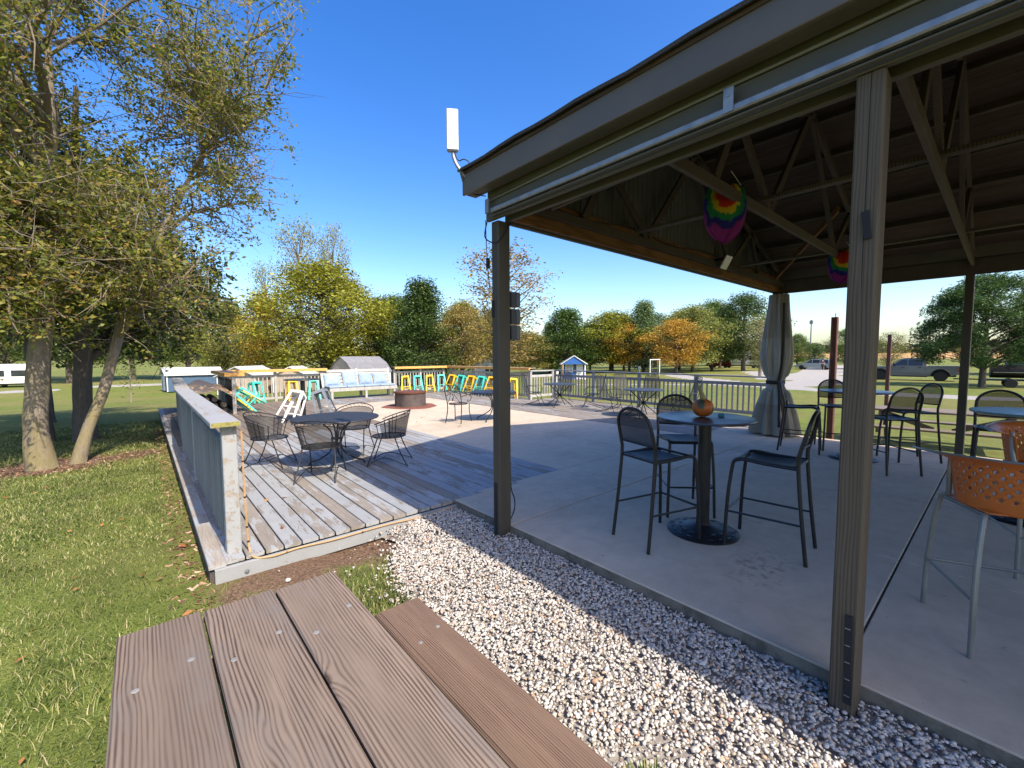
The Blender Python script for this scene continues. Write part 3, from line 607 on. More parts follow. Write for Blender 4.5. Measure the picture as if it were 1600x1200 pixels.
# tie-dye windsocks under the truss
def tie_dye():
    n = N('rainbow_tie_dye'); v = n.co(); s = n.sep(v)
    r = n.math('POWER', n.math('ADD', n.math('POWER', n.math('MULTIPLY', s[0], 1.15), 2), n.math('POWER', n.math('SUBTRACT', s[2], -.10), 2)), .5)
    r = n.math('ADD', r, n.math('MULTIPLY', n.math('SUBTRACT', n.noise(v, 14, 3), .5), .13))
    c = n.ramp(r, [(0, (.42, .02, .012)), (.11, (.42, .03, .012)), (.125, (.45, .30, .012)), (.17, (.42, .32, .02)), (.18, (.012, .16, .055)), (.225, (.012, .13, .065)), (.235, (.012, .012, .16)), (.28, (.015, .012, .14)), (.29, (.16, .015, .14)), (1, (.17, .015, .15))])
    return n.done(n.bsdf(c, .85, 0, None, .2, **{}))
Mt['dye'] = tie_dye()
def sock(loc, rz, sc, label):
    t = thing('tie_dye_windsock', label, 'windsock', loc, rz, 'tie-dye windsocks under the roof'); t.scale = (sc*.8, sc*.8, sc)
    def fn(u, v):
        a = (u-.5)*PI; zz = -.48*v; hw = .22*math.sqrt(max(0.0, 1-max(0, (v-.35)/.65)**2.2))*(.86+.14*min(1, v*4))
        return (hw*math.sin(a), -.16*math.cos(a)*math.sin(PI*(v*.9+.05))+.012*math.sin(a*9+v*5), zz+.02*math.sin(a*4))
    MB().grid(fn, 25, 18).build('fabric', Mt['dye'], t, True, recalc=False, shell=.002)
    MB().grid(lambda u, v: tuple(Vector(fn(u, v))*.96+Vector((0, .09, 0))) if 0 else (fn(u, v)[0]*.98, -fn(u, v)[1]*.6+.02, fn(u, v)[2]), 25, 12).build('back_panel', Mt['dye'], t, True, recalc=False, shell=.002)
    for s in (-1, 1): MB().tube([(.16*s, 0, 0), (.06*s, .02, .14)], .003, 4).build('string', Mt['plastic'], t)
sock((4.02, 1.72, 3.10), math.radians(-58), 1.0, 'large rainbow tie-dye windsock under the nearer part of the truss'); sock((7.35, 1.55, 3.02), math.radians(-66), .9, 'small distant rainbow tie-dye windsock beside the foreground post')
# ---------------------------------------------------------------- gravel, grass, litter
def ico(sub):
    import bmesh
    bm = bmesh.new(); bmesh.ops.create_icosphere(bm, subdivisions=sub, radius=1)
    V = np.array([v.co[:] for v in bm.verts]); F = np.array([[v.index for v in f.verts] for f in bm.faces]); bm.free(); return V, F
def rotm(n, tilt=.6):
    a = np.random.rand(n)*2*PI; b = np.random.randn(n)*tilt; c = np.random.randn(n)*tilt
    ca, sa, cb, sb, cc, sn = np.cos(a), np.sin(a), np.cos(b), np.sin(b), np.cos(c), np.sin(c)
    Z = np.zeros((n, 3, 3)); X_ = Z.copy(); Y_ = Z.copy()
    Z[:, 0, 0] = ca; Z[:, 0, 1] = -sa; Z[:, 1, 0] = sa; Z[:, 1, 1] = ca; Z[:, 2, 2] = 1
    X_[:, 0, 0] = 1; X_[:, 1, 1] = cb; X_[:, 1, 2] = -sb; X_[:, 2, 1] = sb; X_[:, 2, 2] = cb
    Y_[:, 1, 1] = 1; Y_[:, 0, 0] = cc; Y_[:, 0, 2] = sn; Y_[:, 2, 0] = -sn; Y_[:, 2, 2] = cc
    return Z @ X_ @ Y_
def stones(P, size, sub=2, nt=24):
    V0, F0 = ico(sub); T = []
    for k in range(nt):
        D = np.random.randn(9, 3); D /= np.linalg.norm(D, axis=1)[:, None]; h = .55+.4*np.random.rand(9)
        q = V0 @ D.T; r = np.min(np.where(q > .05, h/np.maximum(q, .05), 9), axis=1); T.append(V0*np.minimum(r, 1.05)[:, None])
    T = np.array(T); n = len(P); A = np.stack([size, size*(.6+.35*np.random.rand(n)), size*(.32+.26*np.random.rand(n))], 1)
    W = T[np.random.randint(0, nt, n)]*A[:, None, :]; W = np.einsum('nij,nkj->nki', rotm(n, .32), W)+P[:, None, :]
    F = F0[None]+(np.arange(n)*len(V0))[:, None, None]; return W.reshape(-1, 3), F.reshape(-1, 3)
def gravel_left(y): return np.interp(y, [-3, 2.0, 2.3, 2.7, 3.1, 3.5, 3.7, 3.92], [.8, .85, 1.3, 1.36, 1.40, 1.62, 1.85, 1.7])
n = 52000
P = np.stack([.7+np.random.rand(n)*1.86, -2.2+np.random.rand(n)*6.1, np.zeros(n)], 1)
e = P[:, 0]-gravel_left(P[:, 1])+np.random.randn(n)*.07
P = P[(e > 0) | (np.random.rand(n) < .05*np.exp(e*4))]
P = P[~((np.abs(P[:, 0]-2.51) < .075) & (np.abs(P[:, 1]-3.05) < .055) | (np.abs(P[:, 0]-2.48) < .075) & (np.abs(P[:, 1]-.435) < .055))]
P[:, 2] = -.075-.07*(1-ss(1.0, 2.2, P[:, 0]))+.012*np.random.rand(len(P))+.012*np.sin(P[:, 0]*5)*np.cos(P[:, 1]*4)
sz = .007+.0115*np.random.rand(len(P))**1.6; sz = np.where(np.random.rand(len(P)) < .04, sz*1.45, sz)
V, F = stones(P, sz, 1)
tag(link('gravel', npmesh('gravel', V, F, Mt['stone'])), 'pale crushed limestone gravel strip between the picnic table and the slab', None, None, 'stuff')
gb = MB(); ysb = [-2.4, 0, 1.5, 2.2, 2.6, 3.0, 3.4, 3.65, 3.92]
for i, y in enumerate(ysb): gb.v += [(float(gravel_left(y))-.02, y, -.160), (float(gravel_left(y))+.35, y, -.138), (2.58, y, -.086)]
gb.f = [(3*i+k, 3*i+k+1, 3*i+k+4, 3*i+k+3) for i in range(len(ysb)-1) for k in (0, 1)]
nb = N('gravel_fines'); pz = nb.pos()
gbm = nb.done(nb.bsdf(nb.ramp(nb.noise(pz, 60, 4, .7), [(.3, (.17, .15, .13)), (.7, (.36, .32, .28))]), .95, 0, nb.bump(nb.noise(pz, 80, 3), .8, .01)))
tag(gb.build('gravel_bed', gbm), 'dark fines under the gravel strip', None, None, 'structure')
def lawn_ok(x, y):
    on = (x < .30) | ((y < 3.88) & (x < gravel_left(y)+.05))
    tb = (x > -.10) & (x < .62) & (y < 1.95) & (y > .3)
    return on & ~tb
def blades(n, x0, x1, y0, y1, h0, h1, w, seed):
    np.random.seed(seed)
    x = x0+np.random.rand(n)*(x1-x0); y = y0+np.random.rand(n)*(y1-y0)
    cl = .5+.5*np.sin(x*3.1+np.sin(y*2.3)*2)*np.cos(y*2.7+np.sin(x*1.9)*2)
    keep = lawn_ok(x, y) & (np.random.rand(n) > dirt_at(x, y)*1.15) & (np.random.rand(n) < .55+.45*cl)
    x, y, cl = x[keep], y[keep], cl[keep]; n = len(x)
    h = (h0+(h1-h0)*np.random.rand(n)**1.5)*(.7+.5*cl); a = np.random.rand(n)*2*PI; b = a+PI/2+np.random.randn(n)*.5
    ln = (.35+1.1*np.random.rand(n))*h; z = gz(x, y)-.004
    ww = w*(.6+.8*np.random.rand(n)); dx, dy = np.cos(a)*ww, np.sin(a)*ww; lx, ly = np.cos(b)*ln, np.sin(b)*ln
    base = np.stack([x, y, z], 1); V = np.empty((n, 5, 3))
    V[:, 0] = base+np.stack([dx, dy, 0*x], 1); V[:, 1] = base-np.stack([dx, dy, 0*x], 1)
    mid = base+np.stack([lx*.38, ly*.38, h*.66], 1); V[:, 2] = mid-np.stack([dx, dy, 0*x], 1)*.8; V[:, 3] = mid+np.stack([dx, dy, 0*x], 1)*.8
    V[:, 4] = base+np.stack([lx, ly, h], 1)
    o = (np.arange(n)*5)[:, None]
    F = np.concatenate([np.array([[0, 1, 2]])+o, np.array([[0, 2, 3]])+o, np.array([[3, 2, 4]])+o]); return V.reshape(-1, 3), F
VV = []; FF = []; k = 0
for a in ((95000, -3.4, 1.6, 1.3, 5.2, .016, .04, .002, 1), (90000, -5.5, .35, 5.2, 9.5, .022, .046, .0034, 2), (60000, -7.5, .4, 9.5, 17, .03, .06, .006, 3), (9000, -.6, 1.5, 2.05, 3.7, .03, .075, .0024, 4)):
    v, f = blades(*a); VV.append(v); FF.append(f+k); k += len(v)
# weeds by the gravel
def tuft(cx, cy, n, h, r, w):
    np.random.seed(int(cx*100+cy*10)+5); a = np.random.rand(n)*2*PI; q = r*np.sqrt(np.random.rand(n)); x = cx+q*np.cos(a); y = cy+q*np.sin(a); hh = h*(.5+.7*np.random.rand(n)); b = np.random.rand(n)*2*PI
    V = np.empty((n, 4, 3)); o = np.stack([x, y, np.full(n, -.125)], 1); L = np.stack([np.cos(a)*hh*.7, np.sin(a)*hh*.7, hh], 1); sd = np.stack([np.cos(b)*w, np.sin(b)*w, 0*x], 1)
    V[:, 0] = o; V[:, 1] = o+L*.55+sd; V[:, 2] = o+L; V[:, 3] = o+L*.55-sd
    i = (np.arange(n)*4)[:, None]; return V.reshape(-1, 3), np.concatenate([np.array([[0, 1, 2]])+i, np.array([[0, 2, 3]])+i])
for c_ in ((1.24, .84, 260, .085, .11, .0045), (1.40, .80, 220, .08, .10, .0045), (1.13, 1.16, 34, .06, .045, .013), (1.12, 1.62, 40, .03, .06, .004), (1.1, 1.0, 40, .03, .05, .004), (.98, 2.06, 60, .05, .07, .004), (1.3, .55, 200, .05, .13, .004)):
    v, f = tuft(*c_); VV.append(v); FF.append(f+k); k += len(v)
tag(link('grass', npmesh('grass', np.concatenate(VV), np.concatenate(FF), Mt['blade'])), 'short green and straw coloured grass blades of the lawn', None, None, 'stuff')
# wood chips round the trunks and along the deck, fallen leaves
np.random.seed(11); n = 30000
x = -3.0+np.random.rand(n)*3.4; y = 3.4+np.random.rand(n)*11; kp = (np.random.rand(n) < dirt_at(x, y)*.9) & (x < .33); x, y = x[kp], y[kp]; n = len(x)
P = np.stack([x, y, gz(x, y)+.004], 1); V0 = np.array([[-1, -.3, 0], [1, -.35, 0], [.9, .3, .1], [-1, .25, .15]])
V = V0[None]*(.008+.022*np.random.rand(n))[:, None, None]; V = np.einsum('nij,nkj->nki', rotm(n, .35), V)+P[:, None]; F = np.array([[0, 1, 2, 3]])+(np.arange(n)*4)[:, None]
chip = leaf_mat('wood_chip', [(0, (.05, .028, .018)), (.4, (.17, .085, .05)), (.8, (.32, .19, .12)), (1, (.45, .33, .24))], .05)
tag(link('mulch', npmesh('mulch', V.reshape(-1, 3), F, chip)), 'reddish bark mulch along the deck edge and round the tree', None, None, 'stuff')
np.random.seed(12); n = 900
x = -6+np.random.rand(n)*18; y = .4+np.random.rand(n)*16; z = np.where((x > .45) & (x < 11.5) & (y > 4) | (x > 2.6) & (x < 9.7), .004, gz(x, y)+.03)
z = np.where((x > .9) & (x < 2.57) & (y < 3.9), -.12, z); kp = ~((x > -.7) & (x < 1.15) & (y < 2.1)); kp &= (np.random.rand(n) < np.where((x > 2.6) & (y < 8), .08, 1)); P = np.stack([x, y, z], 1)[kp]; n = len(P)
V0 = np.array([[-1, 0, 0], [-.2, -.45, .12], [1, 0, .25], [-.2, .45, .1]]); V = V0[None]*(.018+.022*np.random.rand(n))[:, None, None]; V = np.einsum('nij,nkj->nki', rotm(n, .25), V)+P[:, None]
fall = leaf_mat('fallen_leaf', [(0, (.16, .05, .02)), (.5, (.30, .11, .04)), (.8, (.38, .20, .07)), (1, (.20, .12, .07))], .15)
tag(link('fallen_leaves', npmesh('fallen_leaves', V.reshape(-1, 3), np.array([[0, 1, 2, 3]])+(np.arange(n)*4)[:, None], fall)), 'small brown and red fallen leaves scattered on lawn, deck and gravel', None, None, 'stuff')
# ---------------------------------------------------------------- picnic table in the foreground
def picnic(label, loc, rz, L, mats, screws=True, z=.75, zb=.45):
    t = thing('picnic_table', label, 'picnic table', loc, rz)
    W = .245
    for i in range(3):
        o = MB().bar((0, 0, 0), (0, L, 0), W, .04, (0, 0, 1), .006).build('top_plank', Mt[mats[0]], t); o.location = ((i-1)*.252, -L/2+(.012, 0, -.014)[i], z-.02)
        if screws:
            for y in (L-.34, .34):
                for sx in (-.065, .06):
                    a = MB().lathe([(0, .0015), (.007, .002), (.0105, .0005), (.011, -.002)], 10).build('screw', Mt['screw'], o); a.location = (sx+random.uniform(-.015, .015), y+random.uniform(-.03, .03)+(-.05 if sx < 0 else .03), .0205)
    for s in (-1, 1):
        o = MB().bar((0, 0, 0), (0, L, 0), W, .04, (0, 0, 1), .006).build('bench_plank', Mt[mats[1]], t); o.location = (s*.69-(.03 if s < 0 else 0), -L/2-(.07 if s < 0 else 0), zb-.02)
        if screws:
            for y in (L-.34, .34):
                for sx in (-.05, .07):
                    a = MB().lathe([(0, .0015), (.007, .002), (.0105, .0005), (.011, -.002)], 10).build('screw', Mt['screw'], o); a.location = (sx, y+.05*(sx > 0), .0205)
    for y in (-L/2+.32, L/2-.32):
        for s in (-1, 1): MB().bar((s*.66, y+.0, 0), (s*.24, y, z-.045), .038, .09, (s*(z), 0, .4)).build('leg', Mt[mats[1]], t)
        MB().bar((-.78, y+.04, zb-.09), (.78, y+.04, zb-.09), .038, .09).build('bench_support', Mt[mats[1]], t)
        MB().bar((-.36, y+.04, z-.085), (.36, y+.04, z-.085), .038, .08).build('top_support', Mt[mats[1]], t)
        MB().bar((0, y+.05*(1 if y < 0 else -1), z-.12), (0, y*.15, zb-.09), .038, .09, (0, .5, .5)).build('brace', Mt[mats[1]], t)
    return t
picnic('weathered brown plank picnic table in the foreground corner', (.26, 1.11, -.15), 0, 1.83, ('table_wood', 'bench_wood'))
picnic('pale wooden picnic table on the grass beyond the slab', (11.75, .75, -.25), math.radians(4), 2.4, ('deck_bare', 'deck_bare'), False)
# ---------------------------------------------------------------- bar chairs (arched back, mesh seat)
def bar_chair(label, loc, d, group):
    t = thing('bar_chair', label, 'bar chair', loc, math.atan2(-d[0], d[1]), group); K = Mt['black']; r = .0145; H = .76
    arch = [(-.215, -.30, 0), (-.205, -.255, .40), (-.198, -.225, H), (-.2, -.235, .86), (-.195, -.27, 1.0)]
    top = [(.195*math.cos(PI-PI*i/10), -.27-.035*math.sin(PI*i/10), 1.0+.16*math.sin(PI*i/10)) for i in range(1, 10)]
    MB().tube(smooth(arch+top+[(-x, y, z) for x, y, z in arch[::-1]], 3), r, 8).build('back_frame', K, t, True)
    MB().tube(smooth([(-.2, -.225, H-.03), (-.2, 0, H-.025), (-.2, .15, H-.012), (-.2, .215, H-.03), (-.205, .235, H-.10), (-.215, .26, .4), (-.225, .275, 0)], 3), r, 8).build('front_leg', K, t, True)
    MB().tube(smooth([(.2, -.225, H-.03), (.2, 0, H-.025), (.2, .15, H-.012), (.2, .215, H-.03), (.205, .235, H-.10), (.215, .26, .4), (.225, .275, 0)], 3), r, 8).build('front_leg', K, t, True)
    for y, z in ((-.225, H-.03), (.205, H-.022)): MB().tube([(-.2, y, z), (.2, y, z)], .011, 6).build('seat_bar', K, t, True)
    MB().grid(lambda u, v: ((u-.5)*.385, -.215+.42*v, H-.022-.022*math.sin(PI*u)*math.sin(PI*min(1, v+.05))+(.0 if v < .85 else -.02*((v-.85)/.15)**2)), 9, 9).build('seat_mesh', Mt['sling'], t, True, shell=.003)
    def bk(u, v):
        a = PI*(1-u); z0 = .86+.0*u; xx = .185*math.cos(a); zt = 1.0+.145*math.sin(a); z = z0+(zt-z0)*v; return (xx*(1 if v > .3 else 1), -.235-.25*(z-.86)+.02*math.sin(PI*u), z)
    MB().grid(bk, 15, 8).build('back_mesh', Mt['sling_thin'], t, True, shell=.003)
    MB().tube(smooth([(-.19, -.237, .86), (0, -.217, .853), (.19, -.237, .86)], 4), .009, 6).build('back_bar', K, t, True)
    for s in (-1, 1): MB().tube([(s*.209, -.265, .30), (s*.219, .265, .30)], .009, 6).build('side_rail', K, t, True)
    MB().tube([(-.22, .272, .30), (.22, .272, .30)], .010, 6).build('footrest', K, t, True)
    return t
G1 = 'black arched bar chairs'
c1 = bar_chair('black bar chair nearest the gravel, left of the pumpkin table', (3.36, 1.95, 0), (.62, -.16), G1)
def bc(label, loc, d): return dup(c1, loc, math.atan2(-d[0], d[1]), label)
bc('black bar chair behind the pumpkin table', (4.22, 2.16, 0), (-.47, -.47)); bc('black bar chair right of the pumpkin table, seen from the side', (3.90, 1.24, 0), (-.06, .57))
bc('black bar chair beside the tied-back curtain', (8.28, 2.2, 0), (.12, -.6)); bc('black bar chair half hidden behind the foreground post', (7.72, 1.02, 0), (.5, .5))
bc('black bar chair in front of the pickup truck, right of the foreground post', (8.75, .92, 0), (-.45, .5)); bc('black bar chair at the right edge behind the orange chairs', (7.45, .0, 0), (-.6, -.05))
bc('black bar chair pushed to the far side of the table behind the foreground post', (8.85, 1.85, 0), (-.6, -.3))
def pub_table(label, loc, r=.41, h=1.05, topm='tabletop', group='pedestal pub tables'):
    t = thing('pub_table', label, 'pub table', loc, 0, group)
    MB().lathe([(0, h-.028), (r-.02, h-.028), (r-.004, h-.024), (r, h-.014), (r-.004, h-.002), (r-.02, h), (0, h)], 48).build('table_top', Mt[topm], t, True)
    MB().lathe([(.055, .07), (.055, h-.05), (.09, h-.03), (.10, h-.029)], 24).build('column', Mt['black'], t, True)
    b = MB().lathe([(.30, 0), (.302, .012), (.29, .02), (.2, .04), (.11, .062), (.06, .075), (.058, .09)], 40).build('base_plate', Mt['black'], t, True)
    for ring, nn in ((.255, 18), (.19, 14)):
        for k in range(nn):
            a = 2*PI*k/nn; z = .0265 if ring > .2 else .0435
            MB().box((ring*math.cos(a), ring*math.sin(a), z), (.018, .04, .008), None, a).build('base_rib', Mt['black'], b)
    return t
pub_table('dark round pub table holding the pumpkin', (3.79, 1.74, 0))
pub_table('dark round pub table behind the foreground post', (8.2, 1.48, 0), .45); pub_table('round pub table with pale green top cut by the right edge', (6.38, -.2, 0), .43, 1.05, 'greentop') if 'greentop' in Mt else None
Mt['greentop'] = pm('pale_green_laminate', (.16, .24, .20), .3, 0, .1, 3, .03)
pub_table('round pub table with pale green top cut by the right edge', (6.38, -.2, 0), .43, 1.05, 'greentop')
pub_table('tall black pub table on the deck between the leaning white stool and the bench', (3.0, 11.45, 0), .42, 1.05)
# pumpkin and box
pk = thing('pumpkin', 'orange and green mottled pumpkin with a tall stem on the pub table', 'pumpkin', (3.77, 1.755, 1.05))
def pumat():
    n = N('mottled_pumpkin_skin'); v = n.co(); c = n.mix(n.rng(n.noise(v, 11, 4, .6), .47, .56), (.42, .10, .012), (.05, .055, .02)); c = n.mix(n.rng(n.noise(v, 42, 3), .6, .68), c, (.55, .17, .03))
    return n.done(n.bsdf(c, .5, 0, n.bump(n.noise(v, 50, 3), .4, .006)))
prof = [(.012, .008)]+[(.092*math.sin(PI*k/14)**.8, .082-.080*math.cos(PI*k/14)) for k in range(1, 14)]+[(.014, .152)]
MB().lathe(prof, 48, fn=lambda a: 1-.06*abs(math.sin(a*5))).build('body', pumat(), pk, True)
MB().tube(smooth([(0, 0, .148), (-.006, .004, .185), (-.02, .014, .23), (-.034, .024, .272)]), [.030-.0011*i for i in range(14)]+[.0165, .017, .0175, .018, .019], 8).build('stem', pm('pumpkin_stem', (.30, .23, .09), .8, 0, .3, 20, .5, 60, (1, 1, .2)), pk, True)
bx = thing('napkin_box', 'small teal box beside the pumpkin on the pub table', 'box', (3.93, 1.66, 1.05), .4)
MB().bar((-.045, 0, .014), (.045, 0, .014), .05, .026, (0, 0, 1), .004).build('lid', pm('teal_card', (.02, .17, .19), .5), bx); MB().box((0, 0, .0006), (.088, .046, .0012)).build('base', Mt['black'], bx)
# ---------------------------------------------------------------- orange bar chairs
def orange_chair(label, loc, ang):
    t = thing('orange_bar_chair', label, 'bar chair', loc, ang-PI/2, 'orange perforated bar chairs'); O = pm('orange_plastic', (.52, .135, .022), .42, 0, .06, 4, .05, 60); Gt = pm('grey_tube', (.22, .22, .20), .45, .4, .1, 6, .1, 40)
    am = math.radians(112); NU, NV = 76, 30
    def fn(u, v):
        a = (u-.5)*2*am; q = abs(u-.5)*2; R = .235+.035*v+(.05*max(0, (v-.82)/.18)**2)*(.35+q+1.6*max(0, q-.6)/.4); sx = 1.04
        z = .76+(.30-.03*q*q)*v; return (R*sx*math.sin(a), -R*math.cos(a)-.01-.05*v*math.cos(a)*(1-q*.5), z)
    vs = [fn(i/NU, j/NV) for i in range(NU+1) for j in range(NV+1)]; fs = []
    for i in range(NU):
        for j in range(NV):
            if 6 < j < 26 and 6 < i < NU-7 and j % 3 != 0 and (i+(2 if (j//3) % 2 else 0)) % 4 == 0: continue
            fs.append((i*(NV+1)+j, (i+1)*(NV+1)+j, (i+1)*(NV+1)+j+1, i*(NV+1)+j+1))
    sh = MB().add(vs, fs).build('back_shell', O, t, True, recalc=False, shell=.006)
    MB().tube([fn(i/60, 1.0) for i in range(61)], .007, 6).build('rim_edging', Gt, sh, True)
    MB().grid(lambda u, v: ((u-.5)*.46*(1-.12*(2*v-1)**2), -.21+.46*v, .762-.03*math.sin(PI*u)*math.sin(PI*v)-(.04*((v-.8)/.2)**2 if v > .8 else 0)), 13, 13).build('seat', O, t, True, shell=.008)
    for s in (-1, 1):
        MB().tube(smooth([(.262*s, .06, 1.02), (.262*s, .07, .90), (.25*s, .10, .78), (.245*s, .16, .755), (.25*s, .205, .70), (.262*s, .24, .5), (.27*s, .265, .25), (.272*s, .275, 0)], 4), .0135, 8).build('front_leg', Gt, t, True)
        MB().tube(smooth([(.2*s, -.16, .745), (.225*s, -.20, .66), (.255*s, -.25, .45), (.27*s, -.28, .2), (.272*s, -.285, 0)], 4), .0135, 8).build('rear_leg', Gt, t, True)
        MB().tube([(.271*s, .268, .30), (.268*s, -.27, .30)], .008, 6).build('side_rail', Gt, t, True)
        MB().tube([(.245*s, .15, .74), (.2*s, -.16, .74)], .011, 6).build('seat_rail', Gt, t, True)
    MB().tube(smooth([(-.27, .268, .30), (0, .29, .29), (.27, .268, .30)], 6), .009, 6).build('footrest', Gt, t, True)
    return t
orange_chair('near orange perforated bar chair with grey tube legs at the right edge', (3.6, -.08, 0), math.radians(24)); orange_chair('orange perforated bar chair standing behind the nearer one', (5.0, -.28, 0), math.radians(200))
# ---------------------------------------------------------------- wrought-iron sets on the deck
def barrel_chair(label, loc, to):
    d = (to[0]-loc[0], to[1]-loc[1]); t = thing('mesh_armchair', label, 'armchair', loc, math.atan2(-d[0], d[1]), 'black barrel armchairs at the round mesh table'); I = Mt['iron']
    def rim(u, v):
        a = (u-.5)*2*math.radians(118); q = abs(u-.5)*2; zt = .80-.17*q**1.6; z = .42+(zt-.42)*v; R = .235+.075*v; return (R*math.sin(a), -R*math.cos(a)*1.02, z)
    MB().grid(lambda u, v: rim(.06+.88*u, v*.86), 25, 7).build('back_mesh', Mt['mesh'], t, True)
    for v, r in ((1.0, .008), (.86, .005)): MB().tube([rim(i/30, v) for i in range(31)], r, 6).build('rim', I, t, True)
    sc = MB()
    for k in range(9):
        u = .3+.05*k; p, q = Vector(rim(u, .87)), Vector(rim(u+.022, .99)); sc.tube(smooth([p, (p+q)/2+Vector((.01, .0, .0)), q], 3), .003, 4)
    sc.build('scrollwork', I, t)
    for u in (.02, .12, .17, .83, .88, .98): MB().tube([rim(u, 0), rim(u, .95)], .006, 5).build('upright', I, t, True)
    MB().lathe([(0, .415), (.2, .415), (.238, .425)], 24).build('seat_mesh', Mt['mesh'], t, True)
    MB().tube([(.24*math.cos(2*PI*k/24), .24*math.sin(2*PI*k/24), .425) for k in range(24)], .008, 6, True).build('seat_rim', I, t, True)
    for s in (-1, 1):
        MB().tube(smooth([(s*.2, -.12, .42), (s*.225, -.2, .2), (s*.25, -.3, .012)], 3), .0085, 6).build('leg', I, t, True)
        MB().tube(smooth([(s*.2, .13, .42), (s*.21, .2, .22), (s*.23, .28, .012)], 3), .0085, 6).build('leg', I, t, True)
        MB().tube(smooth([(s*.23, .28, .02), (s*.19, .05, .13), (s*.25, -.3, .02)], 4), .006, 5).build('runner', I, t, True)
    MB().tube([(-.2, .05, .12), (.2, .05, .12)], .006, 5).build('stretcher', I, t, True)
    return t
TC = (2.12, 6.42)
b1 = barrel_chair('black mesh armchair at the left of the round mesh table', (1.36, 7.0, 0), TC)
for lb_, p in (('black mesh armchair nearest the camera at the round mesh table', (1.74, 5.86, 0)), ('black mesh armchair at the right of the round mesh table', (2.74, 5.98, 0)), ('black mesh armchair behind the round mesh table', (2.62, 7.05, 0))):
    d = (TC[0]-p[0], TC[1]-p[1]); dup(b1, p, math.atan2(-d[0], d[1]), lb_)
rt_ = thing('round_mesh_table', 'round black mesh table on curved legs on the sunlit deck', 'table', (*TC, 0))
MB().lathe([(0, .72), (.55, .72), (.6, .716), (.605, .705), (.6, .697), (.585, .7)], 48).build('table_top', pm('black_mesh_top', (.030, .032, .036), .55, .2, .3, 60, .5, 300), rt_, True)
for k in range(4):
    a = PI/4+k*PI/2+.3; f = lambda r, z: (r*math.cos(a), r*math.sin(a), z)
    MB().tube(smooth([f(.42, .695), f(.25, .66), f(.085, .52), f(.06, .36), f(.10, .2), f(.26, .09), f(.36, .06), f(.39, .01)], 4), .012, 7).build('leg', Mt['iron'], rt_, True)
MB().tube([(.07*math.cos(2*PI*k/16), .07*math.sin(2*PI*k/16), .4) for k in range(16)], .01, 6, True).build('ring', Mt['iron'], rt_, True)
def spring_chair(label, loc, d):
    t = thing('high_back_mesh_chair', label, 'patio chair', loc, math.atan2(-d[0], d[1]), 'high-back wrought-iron chairs by the grey railing'); I = Mt['iron']
    bk = lambda u, v: ((u-.5)*(.46-.08*v), -.22-.17*v, .43+.56*v+(.0 if v < .85 else .03*math.sin(PI*u)))
    MB().grid(bk, 9, 7).build('back_mesh', Mt['mesh'], t, True); MB().grid(lambda u, v: ((u-.5)*.46, -.22+.46*v, .43+.01*math.sin(PI*v)-.02*max(0, v-.8)*5*.5), 7, 7).build('seat_mesh', Mt['mesh'], t, True)
    MB().tube(smooth([(-.23, .24, .42), (-.23, -.22, .43), (-.19, -.39, .97), (-.1, -.405, 1.03), (0, -.41, 1.05), (.1, -.405, 1.03), (.19, -.39, .97), (.23, -.22, .43), (.23, .24, .42)], 4), .009, 6).build('frame', I, t, True)
    MB().tube(smooth([(-.1, -.40, 1.0), (-.05, -.405, 1.025), (0, -.40, .99), (.05, -.405, 1.025), (.1, -.40, 1.0)], 4), .005, 5).build('scroll', I, t, True)
    for s in (-1, 1):
        MB().tube(smooth([(s*.225, -.27, .62), (s*.25, -.05, .64), (s*.25, .14, .63), (s*.245, .2, .56), (s*.23, .18, .43)], 4), .008, 6).build('arm', I, t, True)
        MB().tube(smooth([(s*.2, -.1, .42), (s*.2, .12, .36), (s*.2, .19, .26), (s*.21, .1, .14), (s*.23, -.2, .05), (s*.24, -.36, .01)], 4), .009, 6).build('spring_leg', I, t, True)
        MB().tube(smooth([(s*.2, .18, .26), (s*.215, .24, .1), (s*.23, .3, .01)], 4), .008, 6).build('leg', I, t, True)
    return t
def x_table(label, loc, r):
    t = thing('mesh_patio_table', label, 'table', loc, 0, 'round tables on crossed iron legs'); MB().lathe([(0, .72), (r-.02, .72), (r, .713), (r-.003, .698), (r-.03, .70)], 40).build('table_top', pm('slate_mesh_top', (.045, .05, .06), .5, .2, .2, 30, .3, 200), t, True)
    for k in range(4):
        a = .35+k*PI/2; f = lambda q, z: (q*math.cos(a), q*math.sin(a), z); MB().tube(smooth([f(r*.7, .695), f(.04, .40), f(-.04, .33), f(-.42, .03), f(-.46, .0)], 4), .013, 6).build('leg', Mt['iron'], t, True)
    MB().tube([(.06*math.cos(2*PI*k/12), .06*math.sin(2*PI*k/12), .36) for k in range(12)], .012, 6, True).build('hub_ring', Mt['iron'], t, True)
x_table('round mesh table by the white railing stub, far end of the grey railing', (9.95, 9.2, 0), .52); x_table('round mesh table nearer the curtain, by the grey railing', (9.85, 6.15, 0), .52)
s1 = spring_chair('high-back mesh chair left of the farther iron table', (9.55, 9.95, 0), (.4, -.7))
for lb_, p, d in (('high-back mesh chair seen from behind the farther iron table', (10.75, 9.75, 0), (-.8, -.5)), ('high-back mesh chair right of the farther iron table, turned sideways', (10.45, 8.3, 0), (-.5, .75)), ('high-back mesh chair left of the nearer iron table, turned sideways', (9.95, 7.25, 0), (.0, -1)), ('high-back mesh chair behind the nearer iron table, middle of three', (10.75, 6.55, 0), (-.9, -.3)), ('high-back mesh chair behind the nearer iron table, next to the pumpkin', (10.6, 5.45, 0), (-.7, .6)), ('high-back mesh chair just left of the railing post behind the nearer table', (10.9, 7.5, 0), (-.6, -.7))): dup(s1, p, math.atan2(-d[0], d[1]), lb_)
